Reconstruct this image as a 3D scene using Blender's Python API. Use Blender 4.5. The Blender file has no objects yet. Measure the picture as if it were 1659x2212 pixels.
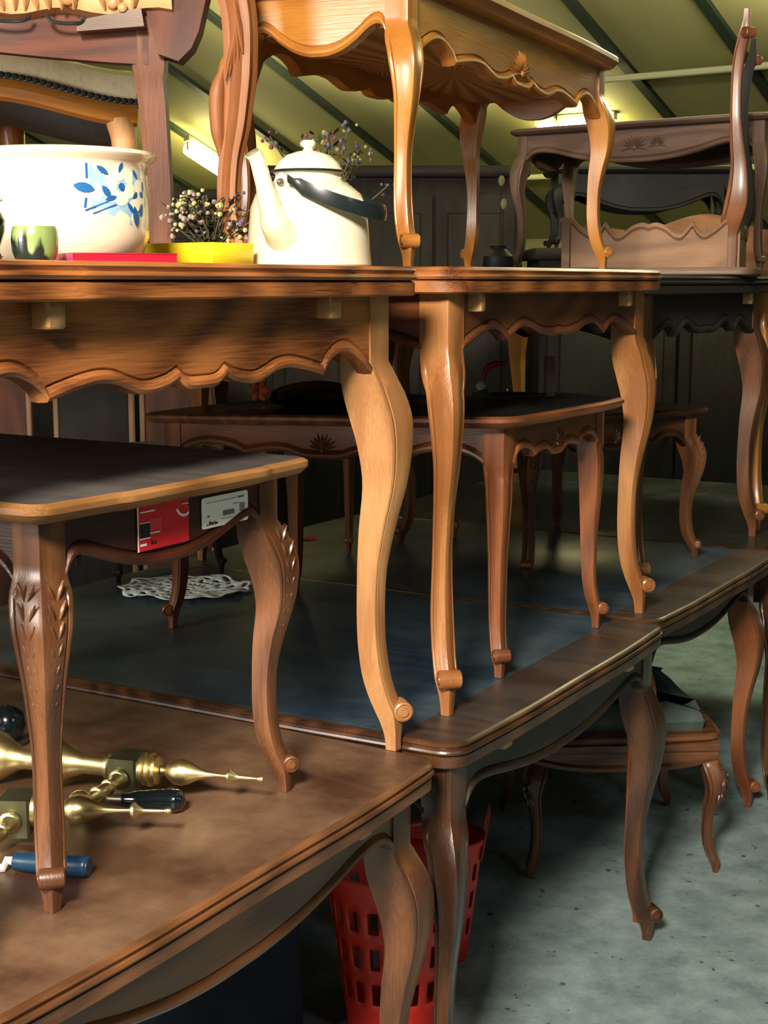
import bpy, math, random
from mathutils import Vector, Matrix
random.seed(7)
PI = math.pi
rad = math.radians
col = bpy.context.scene.collection
scene = bpy.context.scene

# ------------------------------------------------------------------ camera, world, lights, exposure
F_PX, YH, HC = 3150.0, 610.0, 1.505
PITCH = math.atan((1106 - YH) / F_PX)
cam_d = bpy.data.cameras.new('camera')
cam = bpy.data.objects.new('camera', cam_d); col.objects.link(cam)
cam.location = (0, 0, HC)
cam.rotation_euler = (PI / 2 - PITCH, 0, 0)
cam_d.sensor_fit = 'VERTICAL'; cam_d.sensor_height = 24.0
cam_d.lens = 24.0 * F_PX / 2212.0
cam_d.clip_start = 0.05; cam_d.clip_end = 100
scene.camera = cam

world = bpy.data.worlds.new('world'); scene.world = world
world.use_nodes = True
world.node_tree.nodes['Background'].inputs[0].default_value = (0.55, 0.68, 0.8, 1)
world.node_tree.nodes['Background'].inputs[1].default_value = 0.01

def area(name, loc, target, size, size_y, power, color, spread=180):
    l = bpy.data.lights.new(name, 'AREA'); l.shape = 'RECTANGLE'
    l.size = size; l.size_y = size_y; l.energy = power; l.color = color; l.spread = rad(spread)
    o = bpy.data.objects.new(name, l); col.objects.link(o); o.location = loc
    o.rotation_euler = (Vector(target) - Vector(loc)).to_track_quat('-Z', 'Y').to_euler()
    return o
area('daylight_front_opening', (-0.68, -0.9, 2.95), (0.2, 2.9, 0.9), 0.75, 0.55, 215, (1.0, 0.90, 0.74))
area('daylight_side_window', (-2.9, 0.3, 1.9), (-0.1, 3.2, 0.95), 0.9, 0.9, 30, (1.0, 0.95, 0.86), 120)
area('daylight_doorway', (2.6, 0.2, 2.6), (1.3, 3.4, 0.0), 0.8, 0.8, 3, (0.86, 0.97, 1.0), 110)
area('reflection_fill_light', (1.6, 6.2, 2.72), (0.9, 4.6, 0.8), 1.4, 0.5, 13, (0.95, 1.0, 0.70), 140)  # added fill under the closed roof, gives the tabletops their reflections

scene.view_settings.view_transform = 'Standard'
scene.view_settings.look = 'None'
scene.view_settings.gamma = 1.0
scene.view_settings.use_curve_mapping = False
scene.view_settings.exposure = 0.68

# ------------------------------------------------------------------ materials
def lin(c):
    return tuple(((v / 255) / 12.92 if v / 255 <= 0.04045 else ((v / 255 + 0.055) / 1.055) ** 2.4) for v in c) + (1,)
def new_mat(name):
    m = bpy.data.materials.new(name); m.use_nodes = True
    nt = m.node_tree
    return m, nt, nt.nodes['Principled BSDF']
MC = {}
def plain(name, c, rough=0.5, metal=0.0, bump=0.0, bscale=60, var=0.0, vscale=8, coat=0.0, emit=0.0, ecol=None):
    if name in MC: return MC[name]
    m, nt, b = new_mat(name)
    b.inputs['Base Color'].default_value = lin(c)
    b.inputs['Roughness'].default_value = rough
    b.inputs['Metallic'].default_value = metal
    b.inputs['Coat Weight'].default_value = coat
    tc = nt.nodes.new('ShaderNodeTexCoord')
    if var > 0:
        n = nt.nodes.new('ShaderNodeTexNoise'); n.inputs['Scale'].default_value = vscale; n.inputs['Detail'].default_value = 5
        nt.links.new(tc.outputs['Object'], n.inputs['Vector'])
        r = nt.nodes.new('ShaderNodeValToRGB')
        r.color_ramp.elements[0].position = 0.3; r.color_ramp.elements[1].position = 0.7
        a = lin(c)
        r.color_ramp.elements[0].color = tuple(v * (1 - var) for v in a[:3]) + (1,)
        r.color_ramp.elements[1].color = tuple(min(1, v * (1 + var)) for v in a[:3]) + (1,)
        nt.links.new(n.outputs['Fac'], r.inputs['Fac']); nt.links.new(r.outputs['Color'], b.inputs['Base Color'])
    if bump > 0:
        n2 = nt.nodes.new('ShaderNodeTexNoise'); n2.inputs['Scale'].default_value = bscale; n2.inputs['Detail'].default_value = 4
        nt.links.new(tc.outputs['Object'], n2.inputs['Vector'])
        bp = nt.nodes.new('ShaderNodeBump'); bp.inputs['Strength'].default_value = bump; bp.inputs['Distance'].default_value = 0.004
        nt.links.new(n2.outputs['Fac'], bp.inputs['Height']); nt.links.new(bp.outputs['Normal'], b.inputs['Normal'])
    if emit > 0:
        b.inputs['Emission Color'].default_value = lin(ecol or c); b.inputs['Emission Strength'].default_value = emit
    MC[name] = m
    return m

def wood(key, light, dark, axis='z', rough=0.38, freq=1.0, contrast=1.0, coat=0.25, scuff=None, scuff_amt=0.0):
    """oak-like wood: contour-line cathedral grain plus fine pores, grain running along `axis`"""
    name = 'wood_%s_%s' % (key, axis)
    if name in MC: return MC[name]
    m, nt, b = new_mat(name)
    L = nt.links.new
    tc = nt.nodes.new('ShaderNodeTexCoord')
    mp = nt.nodes.new('ShaderNodeMapping')
    s = {'x': (2.2, 8, 8), 'y': (8, 2.2, 8), 'z': (8, 8, 1.4)}[axis]
    mp.inputs['Scale'].default_value = tuple(v * freq for v in s)
    L(tc.outputs['Object'], mp.inputs['Vector'])
    n = nt.nodes.new('ShaderNodeTexNoise'); n.inputs['Scale'].default_value = 0.8; n.inputs['Detail'].default_value = 1.5; n.inputs['Roughness'].default_value = 0.35
    L(mp.outputs[0], n.inputs['Vector'])
    mul = nt.nodes.new('ShaderNodeMath'); mul.operation = 'MULTIPLY'; mul.inputs[1].default_value = 46
    L(n.outputs['Fac'], mul.inputs[0])
    sn = nt.nodes.new('ShaderNodeMath'); sn.operation = 'SINE'; L(mul.outputs[0], sn.inputs[0])
    mp2 = nt.nodes.new('ShaderNodeMapping')
    s2 = {'x': (16, 420, 420), 'y': (420, 16, 420), 'z': (420, 420, 16)}[axis]
    mp2.inputs['Scale'].default_value = s2
    L(tc.outputs['Object'], mp2.inputs['Vector'])
    n2 = nt.nodes.new('ShaderNodeTexNoise'); n2.inputs['Scale'].default_value = 1.0; n2.inputs['Detail'].default_value = 3
    L(mp2.outputs[0], n2.inputs['Vector'])
    big = nt.nodes.new('ShaderNodeTexNoise'); big.inputs['Scale'].default_value = 4.0; big.inputs['Detail'].default_value = 3
    L(tc.outputs['Object'], big.inputs['Vector'])
    # fac = .5 + .18*sin + .9*(pores-.5) + .6*(big-.5)
    def mad(src, k, add):
        q = nt.nodes.new('ShaderNodeMath'); q.operation = 'MULTIPLY_ADD'
        L(src, q.inputs[0]); q.inputs[1].default_value = k
        if isinstance(add, float): q.inputs[2].default_value = add
        else: L(add, q.inputs[2])
        return q.outputs[0]
    f = mad(sn.outputs[0], 0.19 * contrast, 0.5)
    f = mad(n2.outputs['Fac'], 0.6 * contrast, f)
    f = mad(big.outputs['Fac'], 0.6, f)
    f2 = mad(f, 1.0, -0.8 + 0.0)
    r = nt.nodes.new('ShaderNodeValToRGB')
    r.color_ramp.elements[0].position = 0.1; r.color_ramp.elements[1].position = 0.9
    r.color_ramp.elements[0].color = lin(dark); r.color_ramp.elements[1].color = lin(light)
    L(f2, r.inputs['Fac'])
    out = r.outputs['Color']
    if scuff:
        sm = nt.nodes.new('ShaderNodeTexNoise'); sm.inputs['Scale'].default_value = 3.2; sm.inputs['Detail'].default_value = 8; sm.inputs['Roughness'].default_value = 0.62
        L(tc.outputs['Object'], sm.inputs['Vector'])
        r2 = nt.nodes.new('ShaderNodeValToRGB'); r2.color_ramp.elements[0].position = 0.42; r2.color_ramp.elements[1].position = 0.66
        r2.color_ramp.elements[0].color = (0, 0, 0, 1); r2.color_ramp.elements[1].color = (scuff_amt,) * 3 + (1,)
        L(sm.outputs['Fac'], r2.inputs['Fac'])
        mx = nt.nodes.new('ShaderNodeMix'); mx.data_type = 'RGBA'
        L(r2.outputs['Color'], mx.inputs['Factor']); L(out, mx.inputs['A']); mx.inputs['B'].default_value = lin(scuff)
        out = mx.outputs['Result']
    L(out, b.inputs['Base Color'])
    rr = nt.nodes.new('ShaderNodeMapRange'); L(big.outputs['Fac'], rr.inputs['Value'])
    rr.inputs['From Min'].default_value = 0.3; rr.inputs['From Max'].default_value = 0.7
    rr.inputs['To Min'].default_value = rough - 0.08; rr.inputs['To Max'].default_value = rough + 0.12
    L(rr.outputs[0], b.inputs['Roughness'])
    b.inputs['Coat Weight'].default_value = coat; b.inputs['Coat Roughness'].default_value = 0.22
    bp = nt.nodes.new('ShaderNodeBump'); bp.inputs['Strength'].default_value = 0.25; bp.inputs['Distance'].default_value = 0.0015
    L(n2.outputs['Fac'], bp.inputs['Height']); L(bp.outputs['Normal'], b.inputs['Normal'])
    MC[name] = m
    return m

# wood species used: key -> (light, dark, kwargs)
SPECIES = {
    'golden':  ((208, 146, 62), (148, 92, 34), dict(rough=0.34, coat=0.45, contrast=0.7)),
    'honey':   ((206, 150, 90), (136, 84, 44), dict(rough=0.36, coat=0.3, contrast=0.75)),
    'oak':     ((172, 106, 56), (84, 42, 18), dict(rough=0.42, coat=0.2, contrast=1.55)),
    'edgeoak': ((176, 126, 74), (108, 70, 36), dict(rough=0.45, coat=0.15, contrast=1.1)),
    'pale':    ((214, 172, 120), (166, 120, 74), dict(rough=0.45, coat=0.1, contrast=0.7)),
    'russet':  ((166, 98, 54), (98, 54, 28), dict(rough=0.4, coat=0.3, contrast=0.8)),
    'brown':   ((146, 94, 56), (78, 46, 26), dict(rough=0.42, coat=0.2, contrast=0.9)),
    'darkoak': ((112, 70, 40), (46, 27, 16), dict(rough=0.34, coat=0.35, contrast=0.9)),
    'dusty':   ((134, 104, 84), (84, 62, 50), dict(rough=0.55, coat=0.05, contrast=0.8)),
    'ebony':   ((24, 18, 17), (9, 7, 7), dict(rough=0.62, coat=0.0)),
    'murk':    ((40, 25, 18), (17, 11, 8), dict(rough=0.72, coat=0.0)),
    'matred':  ((104, 52, 32), (62, 30, 18), dict(rough=0.7, coat=0.0)),
    'beige':   ((218, 168, 112), (156, 106, 64), dict(rough=0.42, coat=0.15, contrast=0.75)),
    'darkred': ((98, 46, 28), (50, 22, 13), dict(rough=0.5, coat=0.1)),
    'oak_shaded':   ((124, 68, 36), (62, 31, 16), dict(rough=0.45, coat=0.15, contrast=1.1)),  # oak with the shade of a face turned from the light put in
    'carve':   ((196, 136, 78), (128, 76, 38), dict(rough=0.55, coat=0.0, contrast=.7)),
    'chairleg': ((124, 74, 46), (76, 42, 26), dict(rough=0.6, coat=0.0)),
    'darkoak_shaded':   ((52, 32, 20), (24, 15, 10), dict(rough=0.45, coat=0.1)),  # dark oak with the shade on the aprons put into the colour
    'plank':   ((166, 128, 98), (120, 88, 64), dict(rough=0.65, coat=0.0)),
}
def W(key, axis):
    l, d, k = SPECIES[key]
    return wood(key, l, d, axis, **k)

def darktop(name, base, axis='y', rough=0.3, scuff=(70, 62, 54), amt=0.5):
    m = wood(name, base, tuple(int(v * 0.62) for v in base), axis, rough=rough, contrast=0.5, coat=0.0, scuff=scuff, scuff_amt=amt)
    m.node_tree.nodes['Principled BSDF'].inputs['Specular IOR Level'].default_value = .3
    return m

# ------------------------------------------------------------------ mesh helpers
class MB:
    def __init__(s): s.v = []; s.f = []; s.mi = []
    def add(s, vs, fs, flip=False, mi=0):
        o = len(s.v); s.v += [tuple(v) for v in vs]
        for f in fs:
            g = [i + o for i in f]
            if flip: g.reverse()
            s.f.append(g); s.mi.append(mi)
    def build(s, name, mats, parent=None, smooth=38, loc=None):
        me = bpy.data.meshes.new(name); me.from_pydata(s.v, [], s.f)
        if not isinstance(mats, (list, tuple)): mats = [mats]
        for m in mats: me.materials.append(m)
        for p, i in zip(me.polygons, s.mi): p.material_index = i
        me.validate(); me.update()
        if smooth:
            me.polygons.foreach_set('use_smooth', [True] * len(me.polygons))
            me.set_sharp_from_angle(angle=rad(smooth))
        o = bpy.data.objects.new(name, me); col.objects.link(o)
        if loc: o.location = loc
        if parent: o.parent = parent
        return o

def tag(o, label, cat=None, group=None, kind=None):
    if label: o['label'] = label
    if cat: o['category'] = cat
    if group: o['group'] = group
    if kind: o['kind'] = kind
    return o
def empty(name, loc, rz=0.0, label=None, cat=None, group=None):
    o = bpy.data.objects.new(name, None); o.empty_display_size = 0.05
    col.objects.link(o); o.location = loc; o.rotation_euler = (0, 0, rz)
    return tag(o, label, cat, group)

def box(mb, x0, x1, y0, y1, z0, z1, bev=0.0, mi=0):
    if bev <= 0:
        v = [(x, y, z) for z in (z0, z1) for y in (y0, y1) for x in (x0, x1)]
        mb.add(v, [(0, 2, 3, 1), (4, 5, 7, 6), (0, 1, 5, 4), (2, 6, 7, 3), (0, 4, 6, 2), (1, 3, 7, 5)], mi=mi)
        return
    rings = []
    b = bev
    def ring(i, z):
        x0_, x1_, y0_, y1_ = x0 + i, x1 - i, y0 + i, y1 - i
        r = b
        return [(x0_ + r, y0_, z), (x1_ - r, y0_, z), (x1_, y0_ + r, z), (x1_, y1_ - r, z), (x1_ - r, y1_, z), (x0_ + r, y1_, z), (x0_, y1_ - r, z), (x0_, y0_ + r, z)]
    loft(mb, [ring(b * 0.6, z0), ring(0, z0 + b * 0.8), ring(0, z1 - b * 0.8), ring(b * 0.6, z1)], mi=mi)

def loft(mb, rings, cap0=True, cap1=True, closed=True, flip=False, mi=0):
    n = len(rings[0]); v = [p for r in rings for p in r]; f = []
    for i in range(len(rings) - 1):
        for j in range(n if closed else n - 1):
            k = (j + 1) % n
            f.append((i * n + j, i * n + k, (i + 1) * n + k, (i + 1) * n + j))
    if cap0: f.append(tuple(reversed(range(n))))
    if cap1: f.append(tuple((len(rings) - 1) * n + j for j in range(n)))
    mb.add(v, f, flip, mi)

def catmull(pts, n=8):
    P = [Vector(p) for p in pts]
    if len(P) < 3:
        return [P[0].lerp(P[-1], i / n) for i in range(n + 1)]
    out = []
    for i in range(len(P) - 1):
        a = P[i - 1] if i else P[0] * 2 - P[1]
        b, c = P[i], P[i + 1]
        d = P[i + 2] if i + 2 < len(P) else P[-1] * 2 - P[-2]
        for k in range(n):
            t = k / n
            out.append(0.5 * ((2 * b) + (c - a) * t + (2 * a - 5 * b + 4 * c - d) * t * t + (3 * b - a - 3 * c + d) * t ** 3))
    out.append(P[-1]); return out

def tube(mb, pts, radii, seg=12, flute=0, depth=0.0, smooth=6, sx=1.0, sy=1.0, up=None, square=False, mi=0):
    """swept tube through pts (3D) with per-point radii"""
    pr = catmull([tuple(p) + (0,) if False else p for p in pts], smooth) if smooth > 1 and len(pts) > 2 else [Vector(p) for p in pts]
    if isinstance(radii, (int, float)): radii = [radii] * len(pts)
    if len(pr) != len(pts):
        rr = []
        for i in range(len(radii) - 1):
            for k in range(smooth):
                t = k / smooth; t = t * t * (3 - 2 * t)
                rr.append(radii[i] * (1 - t) + radii[i + 1] * t)
        rr.append(radii[-1])
    else: rr = radii
    rings = []; ref = Vector(up) if up else None
    if ref is None:
        d = (pr[-1] - pr[0]).normalized()
        ref = Vector((1, 0, 0)) if abs(d.x) < 0.7 else Vector((0, 1, 0))
    for i, p in enumerate(pr):
        t = (pr[min(i + 1, len(pr) - 1)] - pr[max(i - 1, 0)]).normalized()
        u = (ref - t * ref.dot(t)).normalized(); w = t.cross(u)
        ring = []
        for j in range(seg):
            a = 2 * PI * j / seg + (PI / 4 if square else 0)
            r = rr[i] * (1 + depth * math.cos(flute * a)) if flute else rr[i]
            ring.append(p + u * (math.cos(a) * r * sx) + w * (math.sin(a) * r * sy))
        rings.append(ring)
    loft(mb, rings, mi=mi)

def lathe(mb, prof, center=(0, 0, 0), seg=32, M=None, mi=0, cap0=True, cap1=True, sx=1, sy=1):
    rings = []
    for r, z in prof:
        ring = [Vector((math.cos(2 * PI * j / seg) * r * sx, math.sin(2 * PI * j / seg) * r * sy, z)) for j in range(seg)]
        if M: ring = [M @ q for q in ring]
        rings.append([q + Vector(center) for q in ring])
    loft(mb, rings, cap0, cap1, mi=mi)

def ball(mb, c, r, seg=10, sq=(1, 1, 1), M=None, mi=0):
    rings = []
    for i in range(1, seg):
        a = -PI / 2 + PI * i / seg
        ring = [Vector((math.cos(a) * math.cos(2 * PI * j / seg) * r * sq[0], math.cos(a) * math.sin(2 * PI * j / seg) * r * sq[1], math.sin(a) * r * sq[2])) for j in range(seg)]
        if M: ring = [M @ q for q in ring]
        rings.append([q + Vector(c) for q in ring])
    loft(mb, rings, mi=mi)

# ------------------------------------------------------------------ the cabriole table
# (height fraction, outer offset, inner offset) along the outward diagonal, metres from the post centre
CAB = [(0.0, .060, .034), (.03, .061, .032), (.055, .063, .027), (.09, .064, .016), (.127, .053, .005), (.18, .043, -.006), (.27, .035, -.013), (.40, .037, -.013),
       (.50, .052, -.010), (.60, .072, -.004), (.68, .081, -.012), (.74, .081, -.024), (.79, .070, -.034), (.83, .054, -.038), (.86, .039, -.039), (1.0, .039, -.039)]
SLIM = [(0.0, .040, .014), (.04, .041, .012), (.09, .046, .004), (.14, .038, -.006), (.22, .030, -.016), (.36, .031, -.022), (.5, .036, -.026),
        (.64, .044, -.030), (.74, .048, -.034), (.80, .045, -.037), (.85, .039, -.039), (1.0, .039, -.039)]
def prof_at(P, t):
    for i in range(len(P) - 1):
        if P[i][0] <= t <= P[i + 1][0]:
            a = P[max(i - 1, 0)]; b, c = P[i], P[i + 1]; d = P[min(i + 2, len(P) - 1)]
            u = (t - b[0]) / (c[0] - b[0]); out = []
            for k in (1, 2):
                m0 = (c[k] - a[k]) / max(c[0] - a[0], 1e-6) * (c[0] - b[0]); m1 = (d[k] - b[k]) / max(d[0] - b[0], 1e-6) * (c[0] - b[0])
                if b[0] >= .86: m0 = m1 = 0
                out.append((2 * u ** 3 - 3 * u * u + 1) * b[k] + (u ** 3 - 2 * u * u + u) * m0 + (-2 * u ** 3 + 3 * u * u) * c[k] + (u ** 3 - u * u) * m1)
            return out
    return P[-1][1:]

def cabriole_leg(mb, cx, cy, sx, sy, H, k=1.0, rnd=0.25, groove=1.0, P=CAB, z0=0.0, tq=.8):
    n = 44; rings = []
    for i in range(n + 1):
        t = i / n
        o, inn = prof_at(P, t)
        o *= k; inn *= k
        c = (o + inn) / 2 / math.sqrt(2); s = (o - inn) / 2 / math.sqrt(2)
        g = groove * max(0.0, min(1.0, (0.84 - t) / 0.06)) * max(0.0, min(1.0, (t - 0.06) / 0.06))
        r = rnd * (1 if t < .84 else .25)
        q = 1 - .14 * g
        e = 1 + .05 * g
        pts = [(-1, -1), (.6, -1), (1, -1), (e, -.86), (1, -.72), (q, -.66), (1, -.58), (1, 0), (1, 1 - r), (1 - r * .3, 1 - r * .3), (1 - r, 1), (0, 1), (-.58, 1), (-.66, q), (-.72, 1), (-.86, e), (-1, 1), (-1, .6)]
        z = z0 + t * H
        q_ = 1 - (1 - tq) * max(0.0, min(1.0, (0.87 - t) / 0.10)) * max(.35, min(1.0, (t - .1) / .4))
        pts = [((a + b_) / 2 + (a - b_) / 2 * q_, (a + b_) / 2 - (a - b_) / 2 * q_) for a, b_ in pts]
        rings.append([(cx + sx * (c + a * s), cy + sy * (c + b * s), z) for a, b in pts])
    loft(mb, rings, flip=(sx * sy < 0))

def foot_scroll(mb, cx, cy, sx, sy, H, k=1.0, P=CAB, r=0.0165, tz=.088, wide=0.036):
    o, inn = prof_at(P, tz)
    d = o * k - r * .35
    D = Vector((sx, sy, 0)).normalized(); T = Vector((-D.y, D.x, 0))
    c = Vector((cx, cy, 0)) + D * d + Vector((0, 0, tz * H + .002))
    r *= k; w = wide * k / 2
    prof = [(r * .35, -w - .003), (r * .45, -w - .003), (r * .5, -w), (r * .72, -w + .001), (r * .78, -w - .002), (r * .97, -w), (r, -w + .004), (r, w - .004), (r * .97, w), (r * .78, w + .002), (r * .72, w - .001), (r * .5, w), (r * .45, w + .003), (r * .35, w + .003)]
    M = Matrix((D, Vector((0, 0, 1)).cross(Vector((0,0,0))) + Vector((0, 0, 1)), T)).transposed()
    lathe(mb, prof, c, 18, M)

def leaf_blade(mb, O, U, V, N, L, w, h, curl=0.0):
    """raised carved leaf: along U from O, width along V, relief along N"""
    rings = []
    n = 6
    for i in range(n + 1):
        t = i / n; ww = w * math.sin(PI * min(max(t, .04), .96)) ** .8
        c = O + U * (L * t) + V * (curl * L * t * t)
        rings.append([c - V * ww - N * .002, c - V * ww * .5 + N * h * .7 * math.sin(PI * t), c + N * h * math.sin(PI * t), c + V * ww * .5 + N * h * .7 * math.sin(PI * t), c + V * ww - N * .002])
    loft(mb, rings, closed=True)

def shell(mb, O, U, N, r, ribs=9, up=Vector((0, 0, 1)), h=.006, spread=150):
    """carved scallop shell fan opening upward from O, plus a curl each side"""
    for i in range(ribs):
        a = rad(90 - spread / 2 + spread * i / (ribs - 1))
        d = U * math.cos(a) + up * math.sin(a)
        leaf_blade(mb, O + d * r * .15, d, N.cross(d), N, r * (.85 if i % 2 else .78), r * .085, h)
    for sgn in (-1, 1):
        for q in range(3):
            a = rad(90 + sgn * (spread / 2 + 14 + q * 10)); d = U * math.cos(a) + up * math.sin(a)
            leaf_blade(mb, O + U * (-sgn) * r * (.15 + .25 * q) - up * r * .06, d, N.cross(d), N, r * .4, r * .07, h * .8)
    ball(mb, O, r * .16, 8)

# apron lower-edge profiles: distance from centre (fraction of half length) -> drop (fraction of apron depth); 'c' = cusp
APR = {
    'scallop': [[(0, 1.0), (.07, .985), (.118, .88)], [(.118, .88), (.18, .96), (.27, 1.0), (.34, .94), (.40, .87), (.47, .85), (.54, .88), (.61, .93), (.675, .985)], [(.675, .985), (.70, .87), (.75, .76), (.80, .71), (.85, .72), (.90, .79), (.95, .90), (1.0, 1.05)]],
    'wave':    [[(0, .97), (.06, 1.0), (.12, 1.0), (.22, .93), (.33, .78), (.42, .76), (.5, .9), (.56, 1.03)], [(.56, 1.03), (.62, .86), (.70, .76), (.80, .84), (.9, .97), (1.0, 1.15)]],
    'ogee':    [[(0, 1.0), (.2, .98), (.4, .9), (.6, .76), (.78, .62), (.88, .6), (.95, .72), (1.0, .95)]],
    'shaped':  [[(0, 1.0), (.12, .98), (.22, .84), (.32, .8), (.44, .86), (.52, .93)], [(.52, .93), (.6, .76), (.72, .66), (.84, .68), (.93, .8), (1.0, 1.0)]],
    'belly':   [[(0, 1.0), (.15, .99), (.35, .92), (.55, .78), (.72, .62), (.85, .56), (.94, .62), (1.0, .8)]],
}
def apron_curve(name, L, n=7):
    half = []
    for arc in APR[name]:
        c = catmull([(p[0], p[1], 0) for p in arc], n)
        half += [(q.x, q.y) for q in c][(1 if half else 0):]
    full = [(-a, b) for a, b in reversed(half)] + half[1:]
    return [(L / 2 + a * L / 2, b) for a, b in full]

def apron(mb, O, U, N, L, ztop, drop, prof, th=.022, bead=1.0, bow=0.0):
    """board along U from O, outward normal N, top at ztop, scalloped lower edge with a raised bead"""
    rings = []
    for u, d in apron_curve(prof, L):
        zb = ztop - d * drop
        w = bow * math.sin(PI * u / L)
        P = O + U * u + N * w
        b = bead
        sec = [(0, ztop), (0, zb + .020), (-.003 * b, zb + .0175), (.0005, zb + .015), (.005 * b, zb + .011), (.0055 * b, zb + .006), (.002, zb + .001), (-th * .5, zb), (-th, zb + .001), (-th, ztop)]
        rings.append([(P.x + N.x * q, P.y + N.y * q, z) for q, z in sec])
    flip = (U.cross(N)).z > 0
    loft(mb, rings, flip=not flip)

def outline(A, B, r=.06, bow=.012, n=14, ogee=True, notch=0.0):
    """top outline counter-clockwise, softly bowed sides and shaped corners"""
    pts = []
    def side(p, q, nrm, m):
        for i in range(m):
            t = i / m
            b = (notch if .22 < t < .80 else 0) + bow * (math.sin(PI * t) ** 2) + (bow * .35 * math.sin(3 * PI * t) if ogee else 0)
            pts.append((p[0] + (q[0] - p[0]) * t + nrm[0] * b, p[1] + (q[1] - p[1]) * t + nrm[1] * b))
    def corner(cx, cy, a0):
        for i in range(n // 2 + 1):
            a = a0 + PI / 2 * i / (n // 2)
            pts.append((cx + math.cos(a) * r, cy + math.sin(a) * r))
    side((r, 0), (A - r, 0), (0, -1), 44); corner(A - r, r, -PI / 2)
    side((A, r), (A, B - r), (1, 0), 28); corner(A - r, B - r, 0)
    side((A - r, B), (r, B), (0, 1), 28); corner(r, B - r, PI / 2)
    side((0, B - r), (0, r), (-1, 0), 28); corner(r, r, PI)
    out = []
    for p in pts:
        if not out or (p[0] - out[-1][0]) ** 2 + (p[1] - out[-1][1]) ** 2 > 1e-7: out.append(p)
    if (out[0][0] - out[-1][0]) ** 2 + (out[0][1] - out[-1][1]) ** 2 < 1e-7: out.pop()
    return out
def inset_poly(pts, d):
    n = len(pts); out = []
    for i in range(n):
        a, b, c = pts[i - 1], pts[i], pts[(i + 1) % n]
        tx, ty = c[0] - a[0], c[1] - a[1]; l = math.hypot(tx, ty) or 1
        out.append((b[0] - ty / l * d, b[1] + tx / l * d))
    return out
def slab(mb, pts, rings_spec, cap_mi=0, frame=0.0):
    """rings_spec: list of (inset, z) bottom to top; optional flat frame border then field (mi=cap_mi)"""
    rings = [[(x, y, z) for x, y in inset_poly(pts, d)] for d, z in rings_spec]
    loft(mb, rings, cap1=False)
    n = len(pts)
    mb.add(rings[-1], [tuple(range(n))], mi=cap_mi)

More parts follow.
